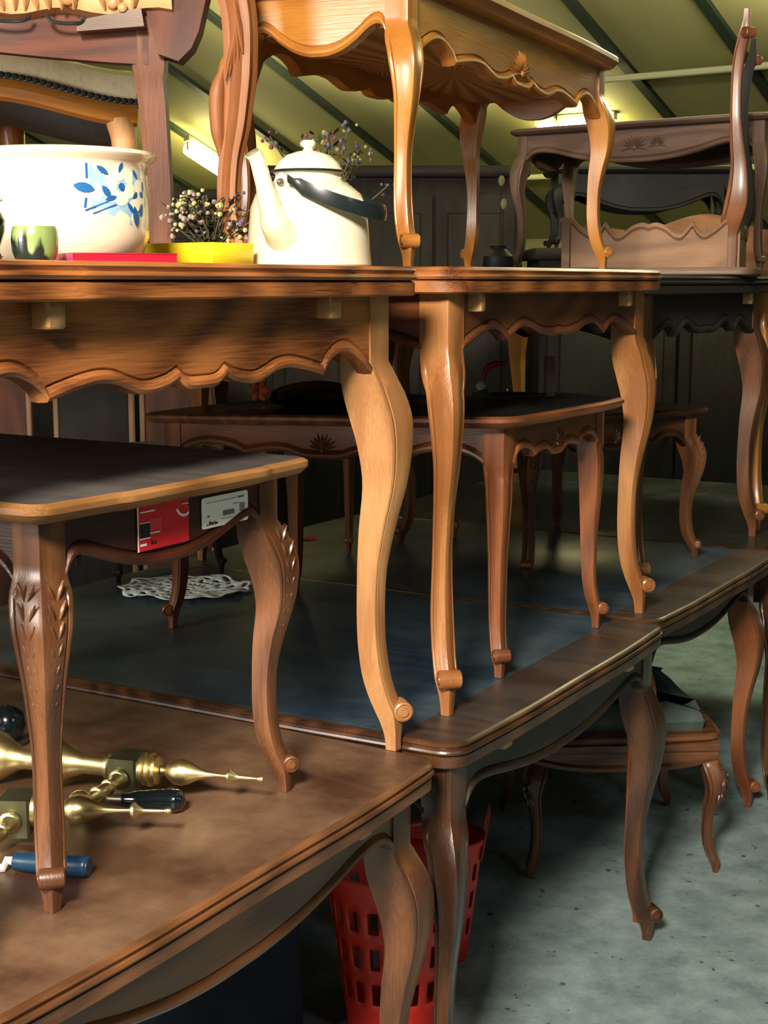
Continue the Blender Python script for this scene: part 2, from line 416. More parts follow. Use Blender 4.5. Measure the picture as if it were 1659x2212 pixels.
def table(name, label, cat, loc, ang, A, B, H, sp, top=None, group=None, k=1.0, inset=.065, P=CAB, rnd=.25, lip=.044, leaf=True,
          ap='scallop', drop=.118, ap2=None, bow=.01, corner=.05, pins=None, pin_len=.03, frame=0.0, shells=None, knees=False, scroll=True,
          leg_sp=None, skip=(), lean=0.0, shear=0.0, top_part=True, apbow=0.0, pin_w=.016, tq=.8, frame_a=None, edge_sp=None, capm=None, ap_sp=None, notch=0.0):
    root = empty(name, loc, rad(ang), label, cat, group)
    leg_sp = leg_sp or sp
    ph = .0276 * k
    zl = H - lip
    # legs
    spots = [(inset, inset, -1, -1), (A - inset, inset, 1, -1), (A - inset, B - inset, 1, 1), (inset, B - inset, -1, 1)]
    kids = []
    for i, (x, y, sx, sy) in enumerate(spots):
        if i in skip: continue
        mb = MB(); cabriole_leg(mb, x, y, sx, sy, zl, k, rnd, P=P, tq=tq)
        lg = mb.build('leg', W(leg_sp, 'z'), root); kids.append(lg)
        if scroll:
            mb = MB(); foot_scroll(mb, x, y, sx, sy, zl, k, P)
            kids.append(mb.build('foot_scroll', W(leg_sp, 'z'), lg))
        if knees:
            mb = MB()
            for fa in (0, 1):
                for q in range(7):
                    t = .80 - q * .045
                    o, inn = prof_at(P, t); o *= k; inn *= k
                    c = (o + inn) / 2 / math.sqrt(2); s = (o - inn) / 2 / math.sqrt(2)
                    for sg in (-1, 1):
                        off = s * (.10 + .05 * (q % 2)) * sg
                        if fa == 0:
                            O = Vector((x + sx * (c + s), y + sy * (c + off + s * .1), t * zl)); V = Vector((0, sy * sg, 0)); N = Vector((sx, 0, 0))
                        else:
                            O = Vector((x + sx * (c + off + s * .1), y + sy * (c + s), t * zl)); V = Vector((sx * sg, 0, 0)); N = Vector((0, sy, 0))
                        dirv = (V * .42 + Vector((0, 0, .9))).normalized()
                        leaf_blade(mb, O - N * .0005, dirv, N.cross(dirv).normalized(), N, s * (.85 - .07 * q), .0034 * k, .0016 * k)
            kids.append(mb.build('knee_carving', W(leg_sp, 'z'), lg))
    # aprons
    X, Y = Vector((1, 0, 0)), Vector((0, 1, 0))
    i0 = inset - ph + .003
    sides = [('x', Vector((inset + ph - .004, i0, 0)), X, -Y, A - 2 * (inset + ph) + .008),
             ('y', Vector((A - i0, inset + ph - .004, 0)), Y, X, B - 2 * (inset + ph) + .008),
             ('x', Vector((inset + ph - .004, B - i0, 0)), X, Y, A - 2 * (inset + ph) + .008),
             ('y', Vector((i0, inset + ph - .004, 0)), Y, -X, B - 2 * (inset + ph) + .008)]
    aprons = []
    for i, (ax, O, U, N, L) in enumerate(sides):
        mb = MB(); apron(mb, O, U, N, L, zl, drop, (ap2 or ap) if i % 2 else ap, bow=apbow)
        a = mb.build('apron', W(ap_sp or sp, ax), root); aprons.append(a); kids.append(a)
    # top
    out = outline(A, B, corner, bow, notch=notch)
    mb = MB()
    tm = [W(edge_sp or sp, 'x'), (capm if frame and capm else top) or W(sp, 'x')]
    fa = frame_a or frame
    if leaf:
        z1 = zl + lip * .52
        slab(mb, out, [(.012, z1), (.003, z1 + .001), (.0, z1 + lip * .12), (.0015, z1 + lip * .2), (.006, z1 + lip * .23), (.0055, z1 + lip * .28), (.003, z1 + lip * .36), (.006, H - .002), (.012, H)], 1)
        if top_part:
            kids.append(mb.build('tabletop', tm, root))
        if frame:
            fl = [(x + frame, y + fa) for x, y in outline(A - 2 * frame, B - frame - fa, .02, bow * .3)]
            mbf = MB(); slab(mbf, fl, [(0, H - .004), (0, H + .0001), (.001, H + .0004)])
            pf = mbf.build('top_panel', top or W(sp, 'x'), root); pf['label'] = 'dark inset panel of the top'; kids.append(pf)
        mb2 = MB()
        slab(mb2, inset_poly(out, .0045), [(.004, zl), (.0, zl + .003), (.0, z1 - .003), (.006, z1)])
        kids.append(mb2.build('pull_out_leaf', W(sp, 'x'), root))
    else:
        slab(mb, out, [(.016, zl), (.010, zl + lip * .1), (.004, zl + lip * .35), (.0, zl + lip * .5), (.0, zl + lip * .8), (.004, H - .002), (.010, H)], 1)
        if top_part:
            kids.append(mb.build('tabletop', tm, root))
    if pins:
        for u in pins:
            mb = MB(); y0 = i0
            zz = zl
            box(mb, u - pin_w, u + pin_w, y0 - .024, y0 + .02, zz - pin_len, zz + .004, .003)
            p = mb.build('leaf_bearer', W('pale', 'y'), root); p['label'] = 'pale end of the leaf bearer'; kids.append(p)
    if shells:
        for side, u, z, r in shells:
            ax, O, U, N, L = sides[side]
            mb = MB(); shell(mb, O + U * (u * L) + N * (.0005 + apbow * math.sin(PI * u)) + Vector((0, 0, zl - z)), U, N, r)
            kids.append(mb.build('carved_shell', W(sp, ax), aprons[side]))
    if lean or shear:
        for kd in kids:
            for v in kd.data.vertices:
                v.co.z *= 1 - lean * (v.co.y / B)
    return root

# ------------------------------------------------------------------ the setting
FLOOR = .055
m, nt, b = new_mat('concrete')
L_ = nt.links.new
tc = nt.nodes.new('ShaderNodeTexCoord')
n1 = nt.nodes.new('ShaderNodeTexNoise'); n1.inputs['Scale'].default_value = 7; n1.inputs['Detail'].default_value = 12; n1.inputs['Roughness'].default_value = .72
L_(tc.outputs['Object'], n1.inputs['Vector'])
r1 = nt.nodes.new('ShaderNodeValToRGB')
r1.color_ramp.elements[0].position = .3; r1.color_ramp.elements[0].color = lin((86, 106, 110))
r1.color_ramp.elements[1].position = .7; r1.color_ramp.elements[1].color = lin((150, 170, 172))
L_(n1.outputs['Fac'], r1.inputs['Fac'])
vo = nt.nodes.new('ShaderNodeTexNoise'); vo.inputs['Scale'].default_value = 42; vo.inputs['Detail'].default_value = 2
L_(tc.outputs['Object'], vo.inputs['Vector'])
r2 = nt.nodes.new('ShaderNodeValToRGB')
r2.color_ramp.elements[0].position = .24; r2.color_ramp.elements[0].color = (.25, .27, .27, 1)
r2.color_ramp.elements[1].position = .31; r2.color_ramp.elements[1].color = (1, 1, 1, 1)
L_(vo.outputs['Fac'], r2.inputs['Fac'])
mx = nt.nodes.new('ShaderNodeMix'); mx.data_type = 'RGBA'; mx.blend_type = 'MULTIPLY'; mx.inputs['Factor'].default_value = 1
L_(r1.outputs['Color'], mx.inputs['A']); L_(r2.outputs['Color'], mx.inputs['B']); L_(mx.outputs['Result'], b.inputs['Base Color'])
b.inputs['Roughness'].default_value = .82
bp = nt.nodes.new('ShaderNodeBump'); bp.inputs['Strength'].default_value = .35; bp.inputs['Distance'].default_value = .01
L_(n1.outputs['Fac'], bp.inputs['Height']); L_(bp.outputs['Normal'], b.inputs['Normal'])
CONCRETE = m
mb = MB(); box(mb, -6, 6, -3.5, 16, -.1, FLOOR)
o = mb.build('floor', CONCRETE, smooth=0); tag(o, None, kind='structure')

# sloping roof: horizontal fall direction q, slope about 20 degrees
QH = Vector((.571, .821, 0)); PHd = Vector((-.821, .571, 0)); SL = math.tan(rad(20))
def roof_pt(a, b, up=0.0):       # a along the ridge direction, b down the slope (horizontal metres) from the anchor
    p = Vector((.38, 10, 2.18)) + PHd * a + QH * b
    p.z = 2.18 - SL * b + up
    return p
roof_m = plain('roof_sheet', (150, 146, 92), .75, bump=.15, bscale=20, var=.12, vscale=1.5)
mb = MB()
v = [roof_pt(-8, -12), roof_pt(9, -12), roof_pt(9, 1.2), roof_pt(-8, 1.2)]
v2 = [p + Vector((0, 0, .08)) for p in v]
mb.add(v + v2, [(0, 1, 2, 3), (7, 6, 5, 4), (0, 4, 5, 1), (1, 5, 6, 2), (2, 6, 7, 3), (3, 7, 4, 0)])
o = mb.build('ceiling', roof_m, smooth=0); tag(o, None, kind='structure')
batten_m = plain('batten_paint', (30, 44, 26), .6)
nb = 0
for a in (-4.6, -3.9, -3.25, -2.57, -1.94, -1.25, -.55, .12, .86, 1.48, 2.15, 2.8, 3.5, 4.2):
    mb = MB(); w = PHd * .028
    pa, pb = roof_pt(a, -12, -.03), roof_pt(a, 1.1, -.03)
    up = Vector((0, 0, .028))
    mb.add([pa - w, pa + w, pb + w, pb - w, pa - w + up, pa + w + up, pb + w + up, pb - w + up], [(0, 1, 2, 3), (7, 6, 5, 4), (0, 4, 5, 1), (1, 5, 6, 2), (2, 6, 7, 3), (3, 7, 4, 0)])
    nb += 1
    o = mb.build('trim_%d' % nb, batten_m, smooth=0); tag(o, None, kind='structure')
purlin_m = plain('purlin_paint', (200, 198, 150), .6)
for bb in (-1.22, -.12):
    mb = MB(); tube(mb, [roof_pt(-8, bb, -.06), roof_pt(-1.5 if bb < -1 else 9, bb, -.06)], .018, 8, smooth=1)
    nb += 1
    o = mb.build('trim_%d' % nb, purlin_m); tag(o, None, kind='structure')
wall_m = plain('wall_plaster', (150, 148, 96), .85, bump=.1, var=.1, vscale=2)
mb = MB()
def wallquad(mb, p, q, z1a, z1b, th=.1):
    d = (q - p).normalized(); n = Vector((-d.y, d.x, 0)) * th
    v = [p, q, q + n, p + n]
    mb.add([Vector((a.x, a.y, 0)) for a in v] + [Vector((v[0].x, v[0].y, z1a)), Vector((v[1].x, v[1].y, z1b)), Vector((v[2].x, v[2].y, z1b)), Vector((v[3].x, v[3].y, z1a))],
           [(3, 2, 1, 0), (4, 5, 6, 7), (0, 1, 5, 4), (1, 2, 6, 5), (2, 3, 7, 6), (3, 0, 4, 7)])
pw = roof_pt(-8, 1.0); qw = roof_pt(9, 1.0)
wallquad(mb, Vector((qw.x, qw.y, 0)), Vector((pw.x, pw.y, 0)), 1.84, 1.84)
o = mb.build('wall_back', wall_m, smooth=0); tag(o, None, kind='structure')

side_m = plain('dark_blocking_wall', (52, 50, 38), .85, bump=.1, var=.15, vscale=2)  # walls out of view; the right one added dark to block ceiling bounce
for nm, x0, x1, ya, yb, hh in (('wall_right_blocker', 2.75, 2.85, -3.4, 9.0, 2.6), ('wall_left', -3.7, -3.6, -3.4, 11.5, 3.0)):
    mb = MB(); box(mb, x0, x1, ya, yb, 0, hh); o = mb.build(nm, side_m, smooth=0); tag(o, None, kind='structure')

# ------------------------------------------------------------------ lower layer of dining tables
top_dark = darktop('slate', (62, 88, 108), 'y', .36, scuff=(92, 104, 108), amt=.5)  # bluish reflection on the dark tops is put into this base colour
top_brown = wood('worn_brown', (112, 76, 56), (70, 45, 32), 'y', rough=.4, contrast=.38, coat=.15, scuff=(146, 116, 90), scuff_amt=.6)
dust_edge = wood('dust_edge', (96, 78, 66), (58, 42, 34), 'y', rough=.42, contrast=.7, coat=.12, scuff=(54, 58, 60), scuff_amt=.7)
AISLE = 59.6
e2 = Vector((math.cos(rad(AISLE)), math.sin(rad(AISLE)), 0)); e1 = Vector((-e2.y, e2.x, 0))
C1 = Vector((.118, 2.225, 0))
def at_floor(v, z=FLOOR): return (v.x, v.y, z)
TD = table('dining_table', 'dark-topped dining table with brown moulded edge, second from the front in the lower layer', 'table',
      at_floor(C1), AISLE, .99, 1.38, .775 - FLOOR, 'darkoak', top_dark, ap='ogee', drop=.095, pins=[.20, .78], pin_len=.012, frame=.022, frame_a=.12, k=1.0, inset=.055, corner=.05, rnd=.35, tq=.66, capm=dust_edge, ap_sp='darkoak_shaded')
fc = C1 + e1 * .015 - e2 * .014
fo = fc - e2 * 1.0
TF = table('dining_table', 'foreground dining table with a scratched brown top carrying the brass pieces', 'table',
      at_floor(fo), AISLE, 1.0, 1.38, .76 - FLOOR, 'brown', top_brown, ap='belly', drop=.11, pins=[.79], pin_len=.02, inset=.068, bow=.012)
eo = C1 + e2 * .995 + e1 * .025
TE = table('dining_table', 'dark-topped table in the lower layer beyond the first seam, its leg at the right edge', 'table',
      at_floor(eo), AISLE, .96, 1.36, .775 - FLOOR, 'darkoak', top_dark, ap='ogee', drop=.09, pins=[.15], pin_len=.014, frame=.02, frame_a=.12, inset=.082, leg_sp='russet', capm=dust_edge, ap_sp='darkoak_shaded')
go = C1 + e2 * 1.96
TG = table('dining_table', 'farthest dark-topped dining table of the lower layer, behind the carved scroll-foot table', 'table',
      at_floor(go), AISLE, 1.3, 1.38, .775 - FLOOR, 'darkoak', darktop('slate_far', (60, 70, 64), 'y', .2, amt=.3), ap='ogee', drop=.09, inset=.065)

# ------------------------------------------------------------------ upper layer of dining tables
TU1 = table('dining_table', 'oak dining table with scalloped apron carrying the white kettle and the flowered pot', 'table',
      (-.453, 1.400, .7605), 59.6, 1.02, 1.36, .768, 'oak', None, ap='scallop', drop=.114, pins=[.225, .795], inset=.068, leg_sp='beige', notch=.004, bow=.006, pin_w=.015, corner=.03)
TU2 = table('dining_table', 'oak table with a rounded golden near leg, stacked right of the scalloped oak table', 'table',
      (.120, 2.360, .7755), 59.2, .977, 1.30, .755, 'oak', None, ap='wave', drop=.082, pins=[.125, .80], pin_w=.010, pin_len=.03, inset=.068, leg_sp='honey', rnd=.75, corner=.06, tq=.62, ap_sp='oak_shaded')
TU3 = table('dining_table', 'dark brown dining table stacked in the upper layer under the upturned table', 'table',
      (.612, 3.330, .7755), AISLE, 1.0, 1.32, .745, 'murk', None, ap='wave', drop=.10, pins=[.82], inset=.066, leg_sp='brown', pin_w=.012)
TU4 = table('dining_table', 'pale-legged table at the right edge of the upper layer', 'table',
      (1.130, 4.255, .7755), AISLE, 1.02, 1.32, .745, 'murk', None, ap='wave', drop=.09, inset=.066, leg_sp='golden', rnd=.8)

# ------------------------------------------------------------------ small tables standing between the layers
S1 = table('coffee_table', 'small oak coffee table with grey worn top and two shop stickers on its apron', 'table',
      (-.385, 1.605, .7605), 59.1, .560, .95, .497, 'brown', darktop('greytop', (112, 106, 104), 'y', .5, scuff=(84, 70, 60), amt=.5), k=.78, inset=.062, lip=.024, leaf=False,
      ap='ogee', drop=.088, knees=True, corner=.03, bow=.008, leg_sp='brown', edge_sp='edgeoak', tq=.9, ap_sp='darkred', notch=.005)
SM = table('coffee_table', 'coffee table with carved shells on its apron, standing on the dark-topped table', 'table',
      (.232, 2.578, .7765), 59.3, .560, .87, .492, 'russet', darktop('blacktop', (38, 38, 40), 'y', .3, amt=.2), k=.80, inset=.062, lip=.022, leaf=False,
      ap='shaped', drop=.072, corner=.045, rnd=.8, leg_sp='russet', shells=[(0, .5, .052, .034), (3, .5, .052, .036)], lean=.065, P=SLIM, frame=.0)
C3 = table('carved_table', 'ornately carved low table with scroll feet behind the shell-carved coffee table', 'table',
      (.345, 3.52, .7765), 31, .62, .66, .403, 'darkoak', darktop('blacktop2', (46, 44, 40), 'y', .25, amt=.2), k=.72, inset=.055, lip=.018, leaf=False,
      ap='shaped', drop=.085, knees=True, leg_sp='brown', shells=[(0, .35, .06, .035), (0, .65, .06, .035), (0, .5, .06, .04)])
T3 = table('coffee_table', 'golden long coffee table with cane underside standing on top of the stacked tables', 'table',
      (.052, 2.40, 1.531), 64.5, 1.13, .385, .478, 'golden', None, k=.74, inset=.05, lip=.03, leaf=False, ap='scallop', ap2='belly', drop=.105, leg_sp='golden', corner=.03,
      shells=[(0, .5, .075, .045)], bow=.01)
def cane_mat():
    m, nt, b = new_mat('woven_cane'); L = nt.links.new
    tc = nt.nodes.new('ShaderNodeTexCoord'); mp = nt.nodes.new('ShaderNodeMapping'); mp.inputs['Location'].default_value = (-.60, -.19, 0)
    L(tc.outputs['Object'], mp.inputs['Vector'])
    wv = nt.nodes.new('ShaderNodeTexWave'); wv.wave_type = 'RINGS'; wv.rings_direction = 'Z'; wv.inputs['Scale'].default_value = 34; wv.inputs['Distortion'].default_value = .4
    L(mp.outputs[0], wv.inputs['Vector'])
    sp_ = nt.nodes.new('ShaderNodeSeparateXYZ'); L(mp.outputs[0], sp_.inputs[0])
    at = nt.nodes.new('ShaderNodeMath'); at.operation = 'ARCTAN2'; L(sp_.outputs['Y'], at.inputs[0]); L(sp_.outputs['X'], at.inputs[1])
    ml = nt.nodes.new('ShaderNodeMath'); ml.operation = 'MULTIPLY'; ml.inputs[1].default_value = 46; L(at.outputs[0], ml.inputs[0])
    sn = nt.nodes.new('ShaderNodeMath'); sn.operation = 'SINE'; L(ml.outputs[0], sn.inputs[0])
    ad = nt.nodes.new('ShaderNodeMath'); ad.operation = 'MULTIPLY_ADD'; ad.inputs[1].default_value = .35; L(sn.outputs[0], ad.inputs[0]); L(wv.outputs['Fac'], ad.inputs[2])
    r = nt.nodes.new('ShaderNodeValToRGB'); r.color_ramp.elements[0].position = .1; r.color_ramp.elements[1].position = .9
    r.color_ramp.elements[0].color = lin((96, 62, 32)); r.color_ramp.elements[1].color = lin((198, 156, 96))
    L(ad.outputs[0], r.inputs['Fac']); L(r.outputs['Color'], b.inputs['Base Color']); b.inputs['Roughness'].default_value = .55
    bp = nt.nodes.new('ShaderNodeBump'); bp.inputs['Strength'].default_value = .6; bp.inputs['Distance'].default_value = .003
    L(ad.outputs[0], bp.inputs['Height']); L(bp.outputs['Normal'], b.inputs['Normal'])
    return m
mb = MB(); box(mb, .05, 1.08, .05, .335, .386, .394); o = mb.build('cane_panel', cane_mat(), T3); o['label'] = 'woven cane underside with rays'
B1 = table('coffee_table', 'dusty dark coffee table with a carved cartouche, tallest in the far right stack', 'table',
      (.40, 4.98, 1.531), -36, .92, .42, .475, 'dusty', None, k=.66, inset=.05, lip=.02, leaf=False, ap='belly', drop=.105, shells=[(0, .5, .06, .045), (0, .60, .055, .03)])

# ------------------------------------------------------------------ roof lamps
glow = plain('tube_glow', (255, 246, 196), .5, emit=34, ecol=(255, 240, 170))
lamp_body = plain('lamp_body', (190, 186, 150), .5)
def tube_lamp(label, c, d, L=1.2, r=.022, group=None):
    t = empty('tube_lamp', c, 0, label, 'lamp', group)
    d = Vector(d).normalized()
    mb = MB(); tube(mb, [-d * L / 2, d * L / 2], r, 14, smooth=1); mb.build('glowing_tube', glow, t)
    mb = MB()
    up = Vector((0, 0, 1))
    tube(mb, [-d * (L / 2 + .03) + up * .05, d * (L / 2 + .03) + up * .05], .03, 4, smooth=1, square=True)
    for sg in (-1, 1):
        tube(mb, [d * sg * (L / 2 + .01) - up * .02, d * sg * (L / 2 + .01) + up * .06], .014, 8, smooth=1)
    mb.build('fixture', lamp_body, t)
    return t
def roof_hit(px, py):
    dx = (px - 829.5) / F_PX; dy = (1106 - py) / F_PX
    c, s_ = math.cos(PITCH), math.sin(PITCH)
    d = Vector((dx, c + dy * s_, -s_ + dy * c)); O = Vector((0, 0, HC)); A0 = Vector((.38, 10, 2.18))
    # (O + d t).z = 2.18 - SL*((O+dt - A0).QH)
    t = (2.18 - SL * ((O - A0).dot(QH)) - HC) / (d.z + SL * d.dot(QH))
    return O + d * t
qd = (QH.x, QH.y, -SL)
h1 = roof_hit(472, 308); h2 = roof_hit(1182, 256); h3 = roof_hit(1268, 246)
tube_lamp('bright tube lamp on the sloping ceiling seen behind the tall carved chair leg', h1 + Vector((0, 0, -.16)), qd, .62, .055)
tube_lamp('short glowing lamp under the ceiling, seen just below the long golden coffee table', h2 + Vector((0, 0, -.07)), PHd, .08, .05)
tube_lamp('wider glowing lamp seen under the arched end of the golden coffee table', h3 + Vector((0, 0, -.07)), PHd, .30, .05)
for x, y, pw in ((-1.4, 5.4, 42), (1.9, 6.2, 46), (-.2, 8.2, 20), (3.2, 5.4, 14)):  # added uplights without fixtures, they brighten the roof underside
    zr = 2.18 - SL * ((Vector((x, y, 0)) - Vector((.38, 10, 0))).dot(QH))
    l = bpy.data.lights.new('ceiling_uplight_fill', 'AREA'); l.shape = 'RECTANGLE'; l.size = 1.3; l.size_y = .12; l.energy = pw; l.color = (1, .90, .66)
    lo = bpy.data.objects.new('ceiling_uplight_fill', l); col.objects.link(lo); lo.location = (x, y, zr - .45); lo.rotation_euler = (PI, 0, .6)

# ------------------------------------------------------------------ enamel kettle
enamel = plain('cream_enamel', (234, 224, 194), .22, coat=.6)
black_iron = plain('black_iron', (24, 32, 34), .32, coat=.3)
steel = plain('dull_steel', (150, 140, 120), .4, metal=.9)
kt = empty('enamel_kettle', (-.115, 2.27, 1.5285), 0, 'white enamel kettle with a black handle band on the scalloped oak table', 'kettle')
mb = MB()
lathe(mb, [(.001, .0), (.094, 0), (.0965, .003), (.0955, .012), (.092, .060), (.0885, .096), (.080, .118), (.064, .131), (.053, .138), (.050, .146), (.0515, .152)], seg=48)
kb = mb.build('body', enamel, kt)
mb = MB(); lathe(mb, [(.001, .150), (.0535, .150), (.0545, .153), (.052, .157), (.046, .168), (.034, .179), (.018, .185), (.008, .187), (.0065, .191), (.0115, .195), (.0125, .199), (.009, .203), (.001, .204)], seg=40)
mb.build('lid', enamel, kt)
mb = MB(); lathe(mb, [(.0565, .151), (.0575, .153), (.0565, .155), (.0535, .155), (.0535, .151)], seg=40, cap0=False, cap1=False)
mb.build('rim_trim', black_iron, kt)
mb = MB()
tube(mb, [(-.034, -.072, .050), (-.043, -.092, .064), (-.052, -.104, .095), (-.060, -.108, .130), (-.068, -.112, .162), (-.074, -.116, .173)], [.030, .023, .016, .0125, .0115, .0125], 18)
sp_ = mb.build('spout', enamel, kt)
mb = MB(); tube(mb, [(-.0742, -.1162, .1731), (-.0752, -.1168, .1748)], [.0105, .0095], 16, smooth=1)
o = mb.build('spout_opening', plain('spout_inside_shade', (120, 112, 88), .6), sp_); o['label'] = 'spout opening with its shade painted in'  # darker end cap, the shade inside the spout put into its colour
for a in (-2.05, 1.09):
    mb = MB(); d = Vector((math.cos(a), math.sin(a), 0)); T = Vector((-d.y, d.x, 0))
    rings = []
    for off in (.066, .078):
        rings.append([d * off + T * x + Vector((0, 0, z)) for x, z in [(-.012, .112), (.012, .112), (.012, .135), (.009, .143), (0, .147), (-.009, .143), (-.012, .135)]])
    loft(mb, rings); ear = mb.build('handle_ear', enamel, kt)
    mb = MB(); ball(mb, d * .081 + Vector((0, 0, .132)), .0062, 8); mb.build('rivet', steel, ear)
# bail handle lying back round the neck
mb = MB()
a0 = -2.05 + .16
n = 26; rings = []
for i in range(n + 1):
    t = i / n; a = a0 + (PI * 1.0) * t
    r = .084 + .034 * math.sin(PI * t) ** 1.2
    z = .137 - .052 * math.sin(PI * t)
    hh = .0120 if .04 < t < .96 else .006
    c = Vector((math.cos(a) * r, math.sin(a) * r, z)); dn = Vector((math.cos(a), math.sin(a), 0))
    rings.append([c - dn * .0015 + Vector((0, 0, -hh)), c + dn * .0015 + Vector((0, 0, -hh)), c + dn * .003, c + dn * .0015 + Vector((0, 0, hh)), c - dn * .0015 + Vector((0, 0, hh))])
loft(mb, rings); mb.build('bail_handle', black_iron, kt)

kt.scale = (1, 1, .93)
# ------------------------------------------------------------------ enamel pot with blue flower decoration
pt = empty('enamel_pot', (-.428, 1.99, 1.5285), 0, 'large cream enamel pot with a blue flower decoration beside the kettle', 'pot')
PR = [(.001, 0), (.080, 0), (.090, .004), (.104, .018), (.1125, .040), (.1155, .065), (.1145, .100), (.112, .128), (.112, .140), (.115, .147), (.121, .152), (.1235, .157), (.122, .162), (.117, .1635), (.111, .160), (.109, .150), (.1085, .06), (.085, .012), (.001, .008)]
mb = MB(); lathe(mb, PR, seg=64); mb.build('body', enamel, pt)
def pot_r(z):
    for i in range(len(PR) - 1):
        if PR[i][1] <= z <= PR[i + 1][1] and PR[i][0] > .07: 
            t = (z - PR[i][1]) / max(1e-6, PR[i + 1][1] - PR[i][1]); return PR[i][0] * (1 - t) + PR[i + 1][0] * t
    return .114
def decal(mb, poly, off=.0006):
    """polygon in (arc metres, z) glued on the pot wall, fanned from its centroid"""
    cx = sum(p[0] for p in poly) / len(poly); cz = sum(p[1] for p in poly) / len(poly)
    def P3(u, z):
        a = u / .1145 - PI / 2; r = pot_r(z) + off
        return (math.cos(a) * r, math.sin(a) * r, z)
    rings = [[P3(cx + (x - cx) * k, cz + (z - cz) * k) for x, z in poly] for k in (1.0, .66, .33)]
    loft(mb, rings, cap0=False)
def ell(cx, cz, a, b, rot, n=14, pointy=0):
    out = []
    for i in range(n):
        t = 2 * PI * i / n; x = math.cos(t) * a; z = math.sin(t) * b * (1 - pointy * abs(math.cos(t)) ** 3)
        out.append((cx + x * math.cos(rot) - z * math.sin(rot), cz + x * math.sin(rot) + z * math.cos(rot)))
    return out
blue = plain('blue_print', (34, 92, 150), .3); lblue = plain('pale_blue_print', (146, 186, 216), .3); deco_w = plain('white_print', (240, 232, 206), .3)
mb = MB()
decal(mb, [(.055, .140), (.100, .140), (.140, .132), (.150, .10), (.145, .07), (.120, .055), (.088, .068), (.060, .078)], .0004); mb.build('pale_ground', lblue, pt)
mb = MB()
for cx, cz in ((.088, .112), (.100, .128), (.118, .124), (.118, .104), (.104, .092), (.088, .096), (.138, .110), (.128, .084), (.142, .092)):
    decal(mb, ell(cx, cz, .012, .0095, cz * 40), .0008)
mb.build('white_petals', deco_w, pt)
mb = MB()
decal(mb, ell(.104, .109, .0055, .0055, 0), .0012); decal(mb, ell(.143, .100, .0045, .0045, 0), .0012)
for cx, cz, a, b_, r in ((.050, .106, .014, .007, -.2), (.076, .131, .010, .004, -.6), (.080, .101, .010, .005, -1.0), (.104, .136, .008, .003, 1.2), (.132, .128, .008, .003, -1.0), (.128, .098, .007, .003, .8),
                         (.118, .080, .009, .0035, -.9), (.128, .068, .015, .006, -1.4), (.140, .078, .010, .004, 1.2), (.149, .112, .008, .003, 1.3), (.086, .092, .009, .004, .3)):
    decal(mb, ell(cx, cz, a, b_, r, 12, .55), .0012)
def stroke(x0, z0, x1, z1, w):
    dx, dz = x1 - x0, z1 - z0; l = math.hypot(dx, dz); nx, nz = -dz / l * w, dx / l * w
    decal(mb, [(x0 + nx, z0 + nz), (x1 + nx, z1 + nz), (x1 - nx, z1 - nz), (x0 - nx, z0 - nz)], .0012)
stroke(.054, .140, .054, .119, .0015); stroke(.052, .092, .050, .078, .0015); stroke(.054, .076, .088, .090, .001); stroke(.060, .070, .094, .084, .001); stroke(.050, .074, .064, .080, .0012)
o = mb.build('blue_leaves', blue, pt)

pt.scale = (1, 1, .90)
# green glazed cup, black vase, red book, yellow box
def glaze():
    m, nt, b = new_mat('drip_glaze'); L = nt.links.new
    tc = nt.nodes.new('ShaderNodeTexCoord'); mp = nt.nodes.new('ShaderNodeMapping'); mp.inputs['Scale'].default_value = (60, 60, 14)
    L(tc.outputs['Object'], mp.inputs['Vector'])
    n = nt.nodes.new('ShaderNodeTexNoise'); n.inputs['Scale'].default_value = 1; n.inputs['Detail'].default_value = 2; L(mp.outputs[0], n.inputs['Vector'])
    sep = nt.nodes.new('ShaderNodeSeparateXYZ'); L(tc.outputs['Object'], sep.inputs[0])
    a = nt.nodes.new('ShaderNodeMath'); a.operation = 'MULTIPLY_ADD'; a.inputs[1].default_value = 7; L(sep.outputs['Z'], a.inputs[0]); L(n.outputs['Fac'], a.inputs[2])
    r = nt.nodes.new('ShaderNodeValToRGB'); e = r.color_ramp.elements
    e[0].position = .58; e[0].color = lin((22, 36, 32)); e[1].position = .70; e[1].color = lin((124, 144, 84))
    L(a.outputs[0], r.inputs['Fac']); L(r.outputs['Color'], b.inputs['Base Color'])
    b.inputs['Roughness'].default_value = .25; b.inputs['Coat Weight'].default_value = .5
    return m
mb = MB(); lathe(mb, [(.001, 0), (.020, 0), (.024, .004), (.0275, .014), (.0285, .028), (.0275, .038), (.026, .0435), (.024, .044), (.023, .040), (.024, .02), (.001, .008)], seg=36)
o = mb.build('glazed_cup', glaze()); o.location = (-.424, 1.80, 1.5285); tag(o, 'small green and black drip-glazed cup in front of the enamel pot', 'cup')
vz = empty('black_vase', (-.487, 1.79, 1.5285), 0, 'black vase with a pale beaded rim cut by the left edge of the photo', 'vase')
mb = MB(); lathe(mb, [(.001, 0), (.022, 0), (.026, .008), (.022, .018), (.029, .036), (.031, .05), (.026, .062), (.022, .068), (.024, .074), (.021, .075), (.018, .066), (.001, .05)], seg=30); mb.build('body', plain('black_glaze', (16, 14, 18), .2, coat=.6), vz)
mb = MB()
for i in range(14):
    a = 2 * PI * i / 14; ball(mb, (math.cos(a) * .025, math.sin(a) * .025, .076), .0035, 6)
mb.build('beaded_rim', plain('beads', (206, 204, 190), .4), vz)
bk = empty('book', (-.338, 1.872, 1.5285), rad(24), 'flat crimson book lying in front of the enamel pot', 'book')
red_cover = plain('crimson_cover', (150, 14, 40), .35, var=.1)
